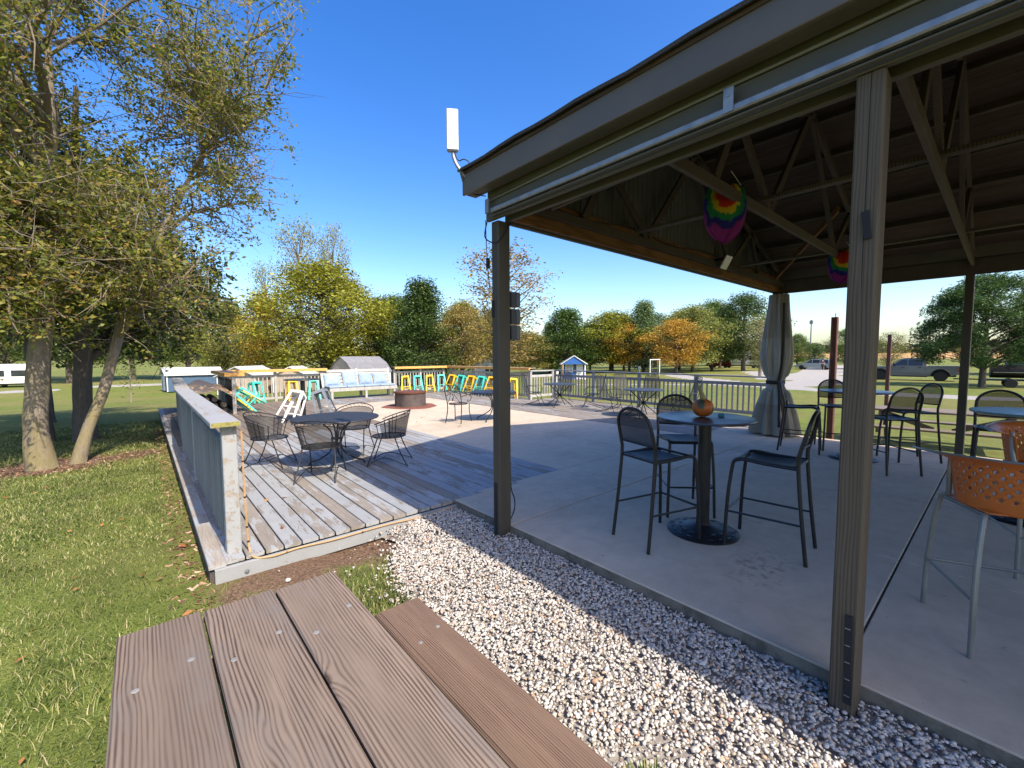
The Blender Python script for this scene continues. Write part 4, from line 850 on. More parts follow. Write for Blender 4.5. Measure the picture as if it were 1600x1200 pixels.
ov = thing('scalloped_iron_table', 'black iron table with scalloped edge beside the corner post', 'table', (6.6, 8.35, 0))
MB().lathe([(0, .72), (.56, .72), (.58, .71), (.57, .69)], 48).build('table_top', pm('black_table_top', (.018, .018, .02), .4), ov, True)
for k in range(40):
    a = 2*PI*k/40; MB().prism([(-.035, 0), (.035, 0), (0, -.06)], -.002, .002, 'y', Matrix.Translation((.572*math.cos(a), .572*math.sin(a), .70)) @ Matrix.Rotation(a+PI/2, 4, 'Z')).build('scallop', Mt['iron'], ov)
for k in range(4):
    a = .5+k*PI/2; f = lambda r, z: (r*math.cos(a), r*math.sin(a), z); MB().tube(smooth([f(.36, .69), f(.2, .66), f(.08, .54), f(.05, .42), f(.08, .26), f(.28, .12), f(.42, .06), f(.44, 0)], 4), .012, 7).build('leg', Mt['iron'], ov, True)
rc = thing('red_cup', 'small red cup lid on the scalloped iron table', 'cup', (6.5, 8.1, .72)); MB().lathe([(.02, 0), (.03, .04), (.032, .045), (.028, .045)], 16).build('body', pm('red_plastic', (.55, .02, .04), .4), rc, True); MB().lathe([(0, .046), (.033, .046), (.03, .055), (0, .056)], 16).build('lid', pm('red_plastic_lid', (.6, .02, .05), .4), rc, True)
ic = thing('scroll_iron_chair', 'thin iron armchair with scrolled arms on the sunlit concrete', 'armchair', (5.76, 8.66, 0), math.radians(-62)); I = Mt['iron']
for s in (-1, 1):
    MB().tube(smooth([(s*.21, -.26, 0), (s*.19, -.2, .25), (s*.19, -.19, .45), (s*.2, -.25, .66), (s*.19, -.33, .84), (s*.12, -.36, .93), (s*.05, -.36, .9), (s*.04, -.35, .85)], 4), .011, 6).build('back_leg', I, ic, True)
    MB().tube(smooth([(s*.23, .26, 0), (s*.2, .2, .25), (s*.2, .19, .44)], 4), .011, 6).build('front_leg', I, ic, True)
    MB().tube(smooth([(s*.2, -.24, .64), (s*.24, -.05, .67), (s*.25, .12, .67), (s*.25, .2, .62), (s*.24, .19, .54), (s*.22, .12, .5), (s*.21, .08, .53), (s*.215, .11, .56)], 4), .009, 6).build('scroll_arm', I, ic, True)
    MB().tube(smooth([(s*.19, -.19, .46), (s*.1, -.24, .6), (s*.05, -.3, .72), (s*.12, -.33, .8)], 4), .007, 6).build('back_scroll', I, ic, True)
MB().tube([(.0+.235*math.cos(2*PI*k/24)*.95, .225*math.sin(2*PI*k/24), .45) for k in range(24)], .011, 6, True).build('seat_rim', I, ic, True); MB().lathe([(0, .448), (.21, .448)], 24).build('seat_mesh', Mt['mesh'], ic, True)
# ---------------------------------------------------------------- steel stools
def stool(mat, label, loc, rot):
    t = thing('metal_stool', label, 'stool', loc, 0, 'painted metal stools'); t.rotation_euler = rot; m = Mt[mat]; H = .76; a = .15; b = .205
    MB().grid(lambda u, v: ((u-.5)*2*a, (v-.5)*2*a, H-.012+.0*u+(.012 if 0 < u < 1 and 0 < v < 1 else 0)), 9, 9).build('seat', m, t, True, shell=.003)
    for s in (0, 1, 2, 3):
        R = Matrix.Rotation(s*PI/2, 4, 'Z'); o = MB()
        MB().add([(-a, -a, H-.012), (a, -a, H-.012), (a, -a-.004, H-.075), (-a, -a-.004, H-.075)], [(0, 1, 2, 3)], R).build('apron', m, t, shell=.003)
        o.add([(-a, -a, H-.012), (-a+.06, -a, H-.012), (-b+.035, -b, .0), (-b, -b, .0), (-a, -a+.06, H-.012), (-b, -b+.035, .0)], [(0, 1, 2, 3), (0, 3, 5, 4)], R); o.build('leg', m, t, shell=.003)
        k = .36; c = b+(a-b)*(.27/H); MB().bar(tuple(R @ Vector((-c+.02, -c, .27))), tuple(R @ Vector((c-.02, -c, .27))), .006, .022).build('brace', m, t)
    MB().bar((-.185, -.185, .21), (.185, .185, .21), .012, .004).build('cross_strap', m, t); MB().bar((-.185, .185, .216), (.185, -.185, .216), .012, .004).build('cross_strap', m, t)
    return t
SP = {}
def st(mat, label, loc, tilt, az, spin=0):      # tilt about the horizontal axis so the seat falls towards direction az
    q = Matrix.Rotation(az, 4, 'Z') @ Matrix.Rotation(-tilt, 4, 'X') @ Matrix.Rotation(spin, 4, 'Z'); e = q.to_euler()
    if mat not in SP: SP[mat] = stool(mat, label, loc, e)
    else: dup(SP[mat], loc, 0, label, e)
R_ = math.radians
st('teal', 'teal metal stool leaning at the left end of the orange-edged bar rail', (2.9, 16.62, .0), R_(13), R_(8), .2); st('yellow', 'yellow metal stool on the left bar rail, between two teal stools', (4.02, 16.62, .0), R_(13), 0, .1); st('teal', 'teal metal stool behind the tall black pub table', (4.75, 16.62, .0), R_(13), R_(-5), -.1)
for i, (x, m) in enumerate(((8.35, 'yellow'), (8.93, 'teal'), (9.5, 'yellow'), (10.1, 'teal'))):
    st(m, ('first', 'second', 'third', 'fourth')[i]+' from the left of the four stools behind the fire ring, '+m, (x, 16.42, .03), R_(18), R_(-16), R_(-12))
for i, (y, m) in enumerate(((16.0, 'yellow'), (15.3, 'teal'), (14.55, 'yellow'), (13.85, 'teal'), (13.15, 'yellow'))):
    st(m, ('first', 'second', 'third', 'fourth', 'fifth')[i]+' from the far corner of the stools on the shaded bar rail, '+m, (10.2, y, .05), R_(24), R_(-72), R_(10))
st('yellow', 'yellow metal stool standing alone just right of the corner post', (10.3, 11.95, .02), R_(12), R_(-60), R_(30))
st('teal', 'front teal stool of the heap tipped against the planked bar rail', (2.62, 14.62, .10), R_(48), R_(78), R_(15)); st('yellow', 'yellow stool lying inside the heap against the planked bar rail', (2.56, 14.85, .13), R_(50), R_(82), R_(12)); st('teal', 'rear teal stool hidden in the heap against the planked bar rail', (2.5, 15.1, .14), R_(50), R_(84), R_(12))
st('white', 'white metal stool tipped against the tall black pub table', (2.52, 10.95, .12), R_(38), R_(-48), R_(14)); st('silver', 'silver metal stool tipped against the tall black pub table', (3.35, 10.62, .08), R_(20), R_(35), R_(20))
# ---------------------------------------------------------------- fire ring, bench, curtain, posts, wood pile
fr_ = thing('fire_ring', 'round rusty steel fire ring on the concrete pad', 'fire ring', (6.48, 12.5, 0))
MB().lathe([(.50, .01), (.49, .03), (.485, .44), (.505, .45), (.51, .475), (.485, .485), (.47, .475), (.468, .05), (0, .05)], 48).build('ring', Mt['rust'], fr_, True)
MB().lathe([(.486, .43), (.515, .44), (.52, .482), (.47, .487)], 48).build('rolled_rim', Mt['rust_red'], fr_, True)
MB().lathe([(.54, .0), (.53, .022), (.49, .03)], 48).build('foot_flange', Mt['rust_red'], fr_, True)
MB().lathe([(0, .12), (.3, .10), (.467, .06)], 24).build('ash_bed', pm('ash', (.12, .11, .10), .95, 0, .4, 10, .8, 30), fr_, True)
tag(MB().lathe([(.86, .0), (.84, .008), (.45, .012), (0, .012)], 48, (6.48, 12.5, 0), fn=lambda a: 1+.05*math.sin(3*a)+.03*math.sin(7*a)).build('cinder_ring', pm('red_cinder', (.17, .06, .04), .95, 0, .4, 30, .8, 60)), 'red cinder scatter round the fire ring', None, None, 'structure')
bn = thing('deck_bench', 'pale wooden bench with slatted back built against the back rail', 'bench', (6.5, 16.7, 0))
for x in (-1.22, .08, 1.25):
    MB().bar((x, -.36, 0), (x, -.36, .36), .09, .09, (0, 1, 0)).build('leg', Mt['white_rail'], bn); MB().bar((x+.05, .3, 0), (x+.05, .3, .36), .09, .09, (0, 1, 0)).build('leg', Mt['white_rail'], bn)
for k in range(5): MB().bar((-1.3, -.32+.15*k, .405), (1.36, -.32+.15*k, .405), .14, .036).build('seat_slat', Mt['white_rail'], bn)
MB().bar((-1.3, -.4, .36), (1.36, -.4, .36), .036, .13).build('front_apron', Mt['white_rail'], bn)
for k in range(5): MB().bar((-1.34, .24+.045*k, .52+.13*k), (1.36, .24+.045*k, .52+.13*k), .03, .11, (0, .3, 1)).build('back_slat', Mt['white_rail'], bn)
for x in (-1.34, .02, 1.36): MB().bar((x, .22, .42), (x+(.0), .48, 1.12), .07, .09, (1, 0, 0)).build('back_post', Mt['white_rail'], bn)
def pillow(w, h, d, tilt):
    def fn(sg):
        def f(u, v):
            a = (1-abs(2*u-1)**4)*(1-abs(2*v-1)**4); return ((u-.5)*w*(1-.05*math.sin(PI*v)), sg*d*.5*max(0, a)**.6+.012*math.sin(u*17)*math.sin(v*13)*(a > .2), v*h*(1-.04*math.sin(PI*u)))
        return f
    b = MB().grid(fn(-1), 14, 14); b.grid(fn(1), 14, 14); q = Matrix.Rotation(tilt, 4, 'X'); b.v = [tuple(q @ Vector(p)) for p in b.v]; return b
for i, (x, w, h, z, lean, ry) in enumerate(((-1.0, .60, .46, .50, -.36, .02), (-.33, .54, .56, .50, -.32, -.05), (.29, .54, .47, .50, -.36, .03), (.92, .60, .48, .50, -.36, -.03))):
    t = thing('back_cushion', ('leftmost pale blue back cushion on the deck bench, apart from the rest', 'tallest pale blue back cushion on the deck bench', 'third pale blue back cushion on the deck bench', 'rightmost pale blue back cushion on the deck bench')[i], 'cushion', (6.5+x, 16.86, z), 0, 'blue bench cushions'); t.rotation_euler = (0, ry, 0)
    pillow(w, h, .16, lean).build('cover', Mt['cushion'], t, True); MB().tube([(-w/2*.9, 0, .02), (-w/2*.9, .0, .06)], .004, 4).build('tie_tape', Mt['cushion'], t)
for i, x in enumerate((-1.0, -.34, .31, .96)):
    t = thing('seat_cushion', ('first', 'second', 'third', 'fourth')[i]+' pale blue seat pad from the left on the deck bench', 'cushion', (6.5+x, 16.32, .43), 0, 'blue bench cushions')
    b = MB(); b.lathe([(.3, 0), (.33, .02), (.335, .045), (.32, .07), (.25, .08), (0, .082)], 4, (0, .26, 0)); R2 = Matrix.Rotation(PI/4, 4, 'Z'); b.v = [tuple(R2 @ (Vector(p)-Vector((0, .26, 0)))*1.33+Vector((0, .26, 0))) for p in b.v]
    b.v = [(p[0], p[1], p[2]*.75) for p in b.v]; b.build('cover', Mt['cushion'], t, True); MB().tube([(-.3, .02, .03), (.3, .02, .03)], .005, 5).build('piping', Mt['cushion'], t)
# curtain gathered round the far corner post
cu = thing('curtain', 'grey vinyl curtain tied back round the far corner post', 'curtain', (9.55, 3.0, 0))
cpr = [(2.78, .15), (2.5, .17), (2.2, .20), (1.9, .225), (1.6, .235), (1.4, .215), (1.2, .165), (1.07, .135), (.98, .14), (.85, .19), (.6, .25), (.35, .305), (.15, .345), (.03, .37)]
def cur(u, z, r):
    a = u*2*PI; ph = 1.6*math.sin(z*.9); k = .15+.05*math.sin(z*2.1); f = 1+k*math.sin(9*a+ph)+.07*math.sin(17*a+2*z)+.09*math.sin(4*a+1.3*z)
    if abs(z-1.05) < .12: f = 1+.05*math.sin(19*a)
    return (r*f*math.cos(a)*.9+.02, r*f*math.sin(a)*1.08, z)
def rz_(z): return np.interp(-z, [-q[0] for q in cpr], [q[1] for q in cpr])
for nm, z1, z0, m in (('canvas_top', 2.78, 1.92, 'curtain_top'), ('vinyl_panel', 1.92, .62, 'curtain'), ('canvas_hem', .62, .03, 'curtain_top')):
    MB().grid(lambda u, v: cur(u, z1+(z0-z1)*v, float(rz_(z1+(z0-z1)*v))), 120, 26, True).build(nm, Mt[m], cu, True, recalc=False)
MB().lathe([(.16, 1.02), (.168, 1.03), (.168, 1.08), (.16, 1.09)], 40).build('tie_strap', Mt['strap'], cu, True)
aa = R_(212)
MB().grid(lambda u, v: ((rz_(2.6-2.4*v)*1.17+.01)*math.cos(aa+(u-.5)*.22*(.15/max(.1, float(rz_(2.6-2.4*v))))+.25*(1-v)-.12)*.9+.02, (rz_(2.6-2.4*v)*1.17+.01)*math.sin(aa+(u-.5)*.22*(.15/max(.1, float(rz_(2.6-2.4*v))))+.25*(1-v)-.12)*1.08, 2.6-2.4*v), 4, 40).build('zip_band', Mt['strap'], cu, True, shell=.004)
for i, (x, y, h, lab) in enumerate(((10.15, 2.2, 2.75, 'tall red-brown timber post on the grass left of the foreground post'), (19.2, 2.62, 2.75, 'shorter red-brown timber post in front of the pickup truck'))):
    t = thing('timber_post', lab, 'post', (x, y, float(gz(x, y)))); MB().bar((0, 0, -.05), (0, 0, h-.2), .105, .105, (0, 1, 0), .01).build('shaft', Mt['red_post'], t); MB().tube([(.03, 0, h-.2), (.03, 0, h-.12)], .008, 5).build('bolt', Mt['galv'], t)
wp = thing('firewood_stack', 'firewood stack under a crumpled tan tarp by the end of the long railing', 'woodpile', (1.3, 14.95, 0))
for k in range(14): MB().tube([(-.42+(k % 5)*.2, -.62, .09+.17*(k//5)), (-.42+(k % 5)*.2+random.uniform(-.02, .02), .7, .09+.17*(k//5))], .08+random.uniform(-.015, .01), 8).build('log', Mt['bark_dark'], wp, True)
def tarp(u, v): return ((u-.5)*1.16, (v-.5)*1.5, .74+.10*math.sin(PI*u)*math.sin(PI*v)+.045*math.sin(u*11+v*5)*math.cos(v*9)+.09*math.exp(-((u-.35)**2+(v-.65)**2)*14)-.12*abs(2*u-1)**4-.08*abs(2*v-1)**6)
MB().grid(tarp, 22, 22).build('tarp', pm('tan_tarp', (.55, .40, .27), .75, 0, .2, 3, .5, 14), wp, True, shell=.004); MB().tube([(.55, -.76, .60), (.55, .72, .60)], .045, 10).build('rolled_edge', pm('tan_tarp_roll', (.50, .34, .22), .75), wp, True)
# ---------------------------------------------------------------- sheds, cabin, carports
def win(par, c, w, h, ax, frame, pane, nm='window', cross=True):      # window on a wall facing -ax direction; ax 'x' or 'y' (thin along it)
    d = (.06, w+.16, h+.16) if ax == 'x' else (w+.16, .06, h+.16); e = (.07, w, h) if ax == 'x' else (w, .07, h)
    f = MB().box((0, 0, 0), d).build(nm, frame, par); f.location = c; g = MB().box((0, 0, 0), e).build('pane', pane, f)
    if cross:
        MB().box((0, 0, 0), (.08, .05, h) if ax == 'x' else (.05, .08, h)).build('mullion', frame, f); MB().box((0, 0, 0), (.08, w, .05) if ax == 'x' else (w, .08, .05)).build('mullion', frame, f)
    return f
def shed(name, label, cat, loc, rz, w, l, hw, hr, wall, roof, trim, ridge='y', over=.25, gambrel=False, ribs=0):
    t = thing(name, label, cat, (loc[0], loc[1], float(gz(loc[0], loc[1]))+.02), rz)
    x, y = w/2, l/2; MB().box((0, 0, hw/2+.1), (w, l, hw)).build('walls', wall, t)
    X2 = x+over
    pr = [(-X2, hw+.1-over*(hr/x)), (0, hw+.1+hr), (X2, hw+.1-over*(hr/x))] if not gambrel else [(-X2, hw), (-x*.62, hw+hr*.62), (0, hw+.1+hr), (x*.62, hw+hr*.62), (X2, hw)]
    gab = [(-x, hw+.1)]+[(a*x/X2 if abs(a) > x else a, b) for a, b in pr[1:-1]]+[(x, hw+.1)]
    for s in (-1, 1): MB().prism(gab, s*y-.02, s*y+.02, 'y').build('gable', wall, t)
    for (a, b), (c, d) in zip(pr[:-1], pr[1:]):
        o = MB(); o.add([(a, -y-over, b), (c, -y-over, d), (c, y+over, d), (a, y+over, b), (a, -y-over, b+.08), (c, -y-over, d+.08), (c, y+over, d+.08), (a, y+over, b+.08)], [(0, 1, 2, 3), (4, 7, 6, 5), (0, 4, 5, 1), (1, 5, 6, 2), (2, 6, 7, 3), (3, 7, 4, 0)]); rf = o.build('roof', roof, t)
        for k in range(ribs):
            yy = -y-over+(l+2*over)*(k+.5)/ribs; MB().bar((a, yy, b+.095), (c, yy, d+.095), .05, .03).build('roof_rib', roof, rf)
    for s in (-1, 1):
        for q in (-1, 1): MB().box((q*x, s*y, hw/2+.1), (.09, .09, hw)).build('corner_trim', trim, t)
    return t
Wm = pm('white_metal_roof', (.55, .55, .55), .45, .1, .05, 1, .05); Wt = pm('white_trim_paint', (.72, .72, .70), .6); Bl = pm('slate_blue_siding', (.055, .105, .18), .7, 0, .1, 2, .1); Gy = pm('grey_shingle_roof', (.17, .17, .19), .85, 0, .15, 3, .3, 12)
Cw = pm('white_siding', (.55, .56, .57), .7, 0, .08, 2, .1); Bb = pm('bright_blue_paint', (.02, .10, .34), .6); Tn = pm('tan_siding', (.38, .31, .24), .7); Dk = pm('dark_opening', (.03, .03, .03), .9)
s_ = shed('garden_shed', 'slate-blue garden shed with white metal roof beyond the long railing', 'shed', (4.6, 65.5), math.radians(95), 4.0, 5.4, 1.95, .75, Bl, Wm, Wt, ribs=9)
win(s_, (2.02, .2, 1.35), .75, .85, 'x', Wt, Mt['glass_pale']); MB().box((2.04, .1, .75), (.1, .35, .4)).build('air_conditioner', Mt['black'], s_); MB().box((0, 2.75, 1.1), (.9, .1, 1.9)).build('door', Wt, s_)
shed('carport', 'wide white-roofed carport left of the yellow-leaved tree', 'carport', (8.3, 50.8), math.radians(-38), 3.6, 4.6, 1.85, .85, Tn, Wm, Wt, ribs=10); shed('carport', 'second white-roofed carport behind the orange-edged bar rail', 'carport', (12.4, 49.5), math.radians(-30), 3.2, 4.2, 1.75, .8, Tn, Wm, Wt, ribs=8)
t = shed('garden_shed', 'grey barn-roofed shed behind the cushioned bench', 'shed', (18.6, 47.6), math.radians(-20), 4.6, 4.6, 1.9, 1.55, Tn, Gy, Wt, gambrel=True, over=.15); t.rotation_euler.z = math.radians(100)
t = shed('garden_shed', 'small white shed with pale roof behind the dark corner post', 'shed', (28.8, 36.6), math.radians(52), 3.4, 4.3, 2.0, .8, Cw, Gy, Wt); t.rotation_euler.z = math.radians(-40)
win(t, (-.2, -2.17, 1.35), .9, .8, 'y', Wt, Mt['glass']); MB().box((1.1, -2.18, 1.05), (.7, .08, 1.8)).build('door', Wt, t)
cb = shed('cabin', 'blue and white playhouse cabin with porch gable beyond the grey railing', 'cabin', (42.0, 36.6), math.radians(-45), 2.9, 3.6, 1.95, .85, Bl, Gy, Wt, over=.2)
MB().prism([(-1.5, 2.0), (0, 2.95), (1.5, 2.0)], -2.62, -2.55, 'y').build('porch_gable', Bb, cb)
for s in (-1, 1):
    MB().bar((s*1.62, -2.66, 2.0), (0, -2.66, 3.05), .08, .16, (-s*.9, 0, 1.6)).build('bargeboard', Wt, cb); MB().bar((s*1.35, -2.55, 0), (s*1.35, -2.55, 2.0), .12, .12, (0, 1, 0)).build('porch_post', Mt['new_pine'] if s < 0 else Wt, cb)
    MB().add([(s*1.7, -2.65, 2.0), (0, -2.65, 3.07), (0, -1.7, 3.07), (s*1.7, -1.7, 2.0)], [(0, 1, 2, 3)]).build('porch_roof', Gy, cb, shell=.06)
MB().box((-.55, -1.83, .55), (1.2, .06, .8)).build('lower_panel', Bb, cb); MB().box((.75, -1.83, 1.05), (.8, .06, 1.85)).build('door', Wt, cb); win(cb, (-.55, -1.84, 1.5), .8, .85, 'y', Wt, Mt['glass_pale']); MB().box((-1.3, -1.83, 1.1), (.25, .06, 1.9)).build('shutter', Bb, cb); MB().box((1.32, -1.83, 1.1), (.22, .06, 1.9)).build('shutter', Bb, cb); MB().box((0, -2.2, .06), (2.9, .9, .12)).build('porch_floor', Mt['deck_mid'], cb)
# ---------------------------------------------------------------- vehicles (front towards +y)
def wheel(t, x, y, r, w, rim):
    M_ = Matrix.Translation((x, y, r)) @ Matrix.Rotation(PI/2, 4, 'Y')
    a = MB().lathe([(r*.6, -w/2), (r*.93, -w/2), (r, -w*.35), (r, w*.35), (r*.93, w/2), (r*.6, w/2)], 24, M=M_).build('tyre', Mt['rubber'], t, True)
    b = MB().lathe([(0, -w*.42), (r*.2, -w*.45), (r*.6, -w*.30), (r*.62, -w*.46), (r*.62, w*.46), (r*.6, w*.3), (r*.2, w*.45), (0, w*.42)], 24, M=M_).build('rim', rim, a, True)
    for s in (-1, 1):
        for k in range(6):
            an_ = k*PI/3; MB().box((r*.38*math.cos(an_), r*.38*math.sin(an_), s*w*.40), (r*.42, r*.12, .03), M_ @ Matrix.Translation((0, 0, 0)), 0).build('spoke', rim, a)
def arch(pts, c, r, z):      # bottom outline pieces running backwards over a wheel
    return [(c+r*math.cos(k*PI/8), z+r*math.sin(k*PI/8)) for k in range(9)]
def body(t, poly, w, paint, tuck=.06):
    n = len(poly); zt = max(p[1] for p in poly); vs = []
    for x, sc in ((-w/2, 1), (-w/2+.05, 0), (w/2-.05, 0), (w/2, 1)):
        for y, z in poly: vs.append((x*(1-tuck*max(0, (z-.75)/zt)) if 1 else x, y, z))
    b = MB()
    A = [(x*(1-tuck*max(0, (z-.6)/zt)), y, z) for x in (-w/2, w/2) for y, z in poly]
    b.add(A, [tuple(range(n-1, -1, -1)), tuple(range(n, 2*n))]+[(i, (i+1) % n, n+(i+1) % n, n+i) for i in range(n)]); return b.build('body', paint, t)
def glasshouse(t, poly, w0, w1, paint, nm='cabin_shell'):
    z0 = min(p[1] for p in poly); z1 = max(p[1] for p in poly); n = len(poly)
    A = [(s*(w0+(w1-w0)*(z-z0)/(z1-z0))/2, y, z) for s in (-1, 1) for y, z in poly]
    return MB().add(A, [tuple(range(n-1, -1, -1)), tuple(range(n, 2*n))]+[(i, (i+1) % n, n+(i+1) % n, n+i) for i in range(n)]).build(nm, paint, t)
def sideglass(t, poly, w0, w1, z0, z1, nm='side_window'):
    for s in (-1, 1): MB().add([(s*((w0+(w1-w0)*(z-z0)/(z1-z0))/2+.012), y, z) for y, z in poly], [tuple(range(len(poly)))]).build(nm, Mt['glass'], t, shell=.006)
def paintm(name, c, ro=.28):
    n = N(name); return n.done(n.bsdf(c, ro, .35, None, .5, **{'Coat Weight': .6, 'Coat Roughness': .06}))
pk_ = thing('pickup_truck', 'silver crew-cab pickup truck parked under the pine tree', 'truck', (51.6, 5.5, float(gz(51.6, 5.5))-.02), math.radians(2)); Ps = paintm('silver_grey_paint', (.13, .14, .145, 1), .38)
poly = [(-3.05, .62), (-3.05, 1.22), (-2.98, 1.30), (1.02, 1.30), (1.1, 1.27), (2.75, 1.20), (2.98, 1.08), (3.05, .85), (3.02, .55), (2.75, .5)]+arch(0, 1.95, .56, .47)+[(1.2, .45)]+[(-1.2, .47)]+arch(0, -1.9, .56, .47)+[(-2.7, .55)]
body(pk_, poly, 2.0, Ps, .05)
gh = [(-1.0, 1.28), (-.88, 1.98), (.25, 2.0), (.6, 1.93), (1.35, 1.28)]; glasshouse(pk_, gh, 1.92, 1.56, Ps)
sideglass(pk_, [(-.78, 1.36), (-.72, 1.86), (.12, 1.88), (.12, 1.36)], 1.92, 1.56, 1.28, 2.0); sideglass(pk_, [(.2, 1.36), (.2, 1.88), (.55, 1.85), (1.12, 1.36)], 1.92, 1.56, 1.28, 2.0)
MB().add([(-.88, 1.36, 1.31), (.88, 1.36, 1.31), (.74, .63, 1.91), (-.74, .63, 1.91)], [(0, 1, 2, 3)]).build('windscreen', Mt['glass'], pk_, shell=.01); MB().add([(-.86, -1.01, 1.36), (.86, -1.01, 1.36), (.74, -.90, 1.9), (-.74, -.90, 1.9)], [(0, 1, 2, 3)]).build('rear_window', Mt['glass'], pk_, shell=.01)
MB().box((0, 0, .78), (1.5, 5.6, .75)).build('underbody', Mt['black'], pk_); MB().box((0, -2.02, 1.305), (1.6, 1.85, .02)).build('bed_floor', Mt['black'], pk_); MB().box((0, -3.1, .62), (1.95, .16, .22)).build('rear_bumper', Mt['black'], pk_); MB().box((0, 3.08, .62), (1.98, .14, .3)).build('front_bumper', Mt['silver'], pk_); MB().box((0, 3.04, .95), (1.5, .06, .34)).build('grille', Mt['black'], pk_)
for s in (-1, 1):
    wheel(pk_, s*.86, 1.95, .42, .29, Mt['black']); wheel(pk_, s*.86, -1.9, .42, .29, Mt['black'])
    MB().box((s*.93, -3.0, 1.02), (.14, .14, .34)).build('tail_light', pm('red_lens', (.45, .01, .02), .2), pk_); MB().box((s*.86, 2.98, .98), (.3, .12, .18)).build('headlight', Mt['plastic'], pk_); MB().box((s*1.12, 1.05, 1.38), (.24, .1, .2)).build('mirror', Mt['black'], pk_)
    for y in (.72, -.35): MB().box((s*.995, y-.25, 1.17), (.03, .22, .05)).build('door_handle', Mt['black'], pk_)
    MB().bar((s*.98, -1.1, .40), (s*.98, 1.2, .40), .1, .08).build('side_step', Mt['black'], pk_)
    for y in (1.95, -1.9): MB().tube([(s*1.0, y+.57*math.cos(k*PI/10), .47+.57*math.sin(k*PI/10)) for k in range(11)], .04, 6).build('arch_flare', Mt['black'], pk_, True)
    for y in (.16, -.98): MB().box((s*.985, y, .95), (.008, .012, .62)).build('door_gap', Mt['black'], pk_)
def car(name, label, cat, loc, rz, L, H, w, paint, suv=False):
    t = thing(name, label, cat, (*loc, float(gz(*loc))), rz); h = L/2; zb = .3; zs = H*.62; r = .33 if not suv else .38; f, b = h*.62, -h*.62
    body(t, [(-h, zb+.15), (-h+.02, zs*.95), (-h+.1, zs), (h*.42, zs), (h*.9, zs*.82), (h, zs*.6), (h, zb+.1), (h*.93, zb)]+arch(0, f, r+.07, r)+[(b+r+.2, zb)]+arch(0, b, r+.07, r)+[(-h*.95, zb)], w, paint)
    MB().box((0, 0, (zb+zs)/2), (w*.72, L*.9, (zs-zb)*.85)).build('underbody', Mt['black'], t); gh = [(-h+.06, zs-.01), (-h*.86 if not suv else -h*.93, H*.97), (-h*.3, H), (h*.08, H*.98), (h*.52, zs-.01)]; glasshouse(t, gh, w*.95, w*.74, paint)
    for a, c, d, e in ((-h*.86, -h*.80, -h*.42, -h*.42), (-h*.38, -h*.38, 0, 0), (.04*h, .04*h, h*.1, h*.38)): sideglass(t, [(a, zs+.03), (c, H*.93), (d, H*.94), (e, zs+.03)], w*.95, w*.74, zs-.01, H)
    MB().add([(-w*.42, h*.53, zs+.01), (w*.42, h*.53, zs+.01), (w*.35, h*.12, H*.96), (-w*.35, h*.12, H*.96)], [(0, 1, 2, 3)]).build('windscreen', Mt['glass'], t, shell=.01)
    for s in (-1, 1):
        for y in (f, b): wheel(t, s*(w/2-.12), y, r, .22, Mt['silver'])
        MB().box((s*w*.38, h-.03, zs*.72), (.3, .1, .14)).build('headlight', Mt['plastic'], t); MB().box((s*w*.42, -h+.03, zs*.85), (.14, .08, .3)).build('tail_light', pm('red_lens', (.45, .01, .02), .2), t); MB().box((s*(w/2+.08), h*.36, zs+.08), (.18, .08, .13)).build('mirror', paint, t)
    return t
car('minivan', 'pale silver minivan parked on the far gravel lane', 'car', (83.3, 20.6), 0, 5.0, 1.72, 1.9, paintm('pale_silver_paint', (.30, .34, .36, 1))); car('suv', 'dark red sport utility car hitched before the white trailer', 'car', (88.4, 37.9), 0, 4.7, 1.85, 1.9, paintm('dark_red_paint', (.20, .015, .02, 1)), True)
def camper(label, loc, rz, L, H, w, wall, stripe, wins):
    t = thing('camper_trailer', label, 'camper', (*loc, float(gz(*loc))), rz); h = L/2
    pr = [(-h, .6), (-h, H-.25), (-h+.2, H), (h-.35, H), (h, H-.5), (h+.05, 1.2), (h-.25, .6)]
    MB().prism(pr, -w/2, w/2, 'x').build('body', wall, t); MB().box((0, -.1, .48), (w*.96, L*.95, .22)).build('chassis', Mt['black'], t); MB().prism([(-h+.15, H), (h-.4, H), (h-.45, H+.06), (-h+.2, H+.06)], -w/2+.05, w/2-.05, 'x').build('roof', Mt['plastic'], t)
    for s in (-1, 1):
        for y in (-.9, -.05): wheel(t, s*(w/2-.15), y, .33, .2, Mt['silver'])
        MB().box((s*w/2, 0, .95), (.02, L*.96, .14)).build('stripe', stripe, t)
    for y, ww, hh in wins:
        for s in (-1, 1): f = win(t, (s*w/2, y, H*.62), ww, hh, 'x', Mt['black'], Mt['glass'], cross=False)
    MB().box((-w/2, h*.30, H*.52), (.05, .7, 1.75)).build('door', Mt['plastic'], t); MB().bar((0, h, .45), (0, h+1.2, .45), .12, .1).build('hitch', Mt['black'], t)
    return t
camper('white travel trailer with dark skirt behind the dark red car', (88.3, 31.2), 0, 8.2, 3.1, 2.4, Mt['plastic'], Mt['black'], [(-2.6, 1.2, .6), (.3, .9, .6)]); camper('white camper at the far left behind the big tree', (-16, 92), math.radians(80), 9.5, 3.2, 2.5, Mt['plastic'], Cw, [(-3.2, 1.4, .7), (-1.2, 1.0, .7), (3.6, .9, .6)]); camper('pale camper under the pine at the right edge', (78, -4.5), math.radians(-4), 9, 3.1, 2.5, Cw, Bl, [(-2.2, 1.4, .7), (3.0, 1.2, .7)])
gr = thing('towed_smoker', 'black smoker grill on a small trailer under the pine', 'grill', (43.2, -.2, float(gz(43.2, -.2))), math.radians(6))
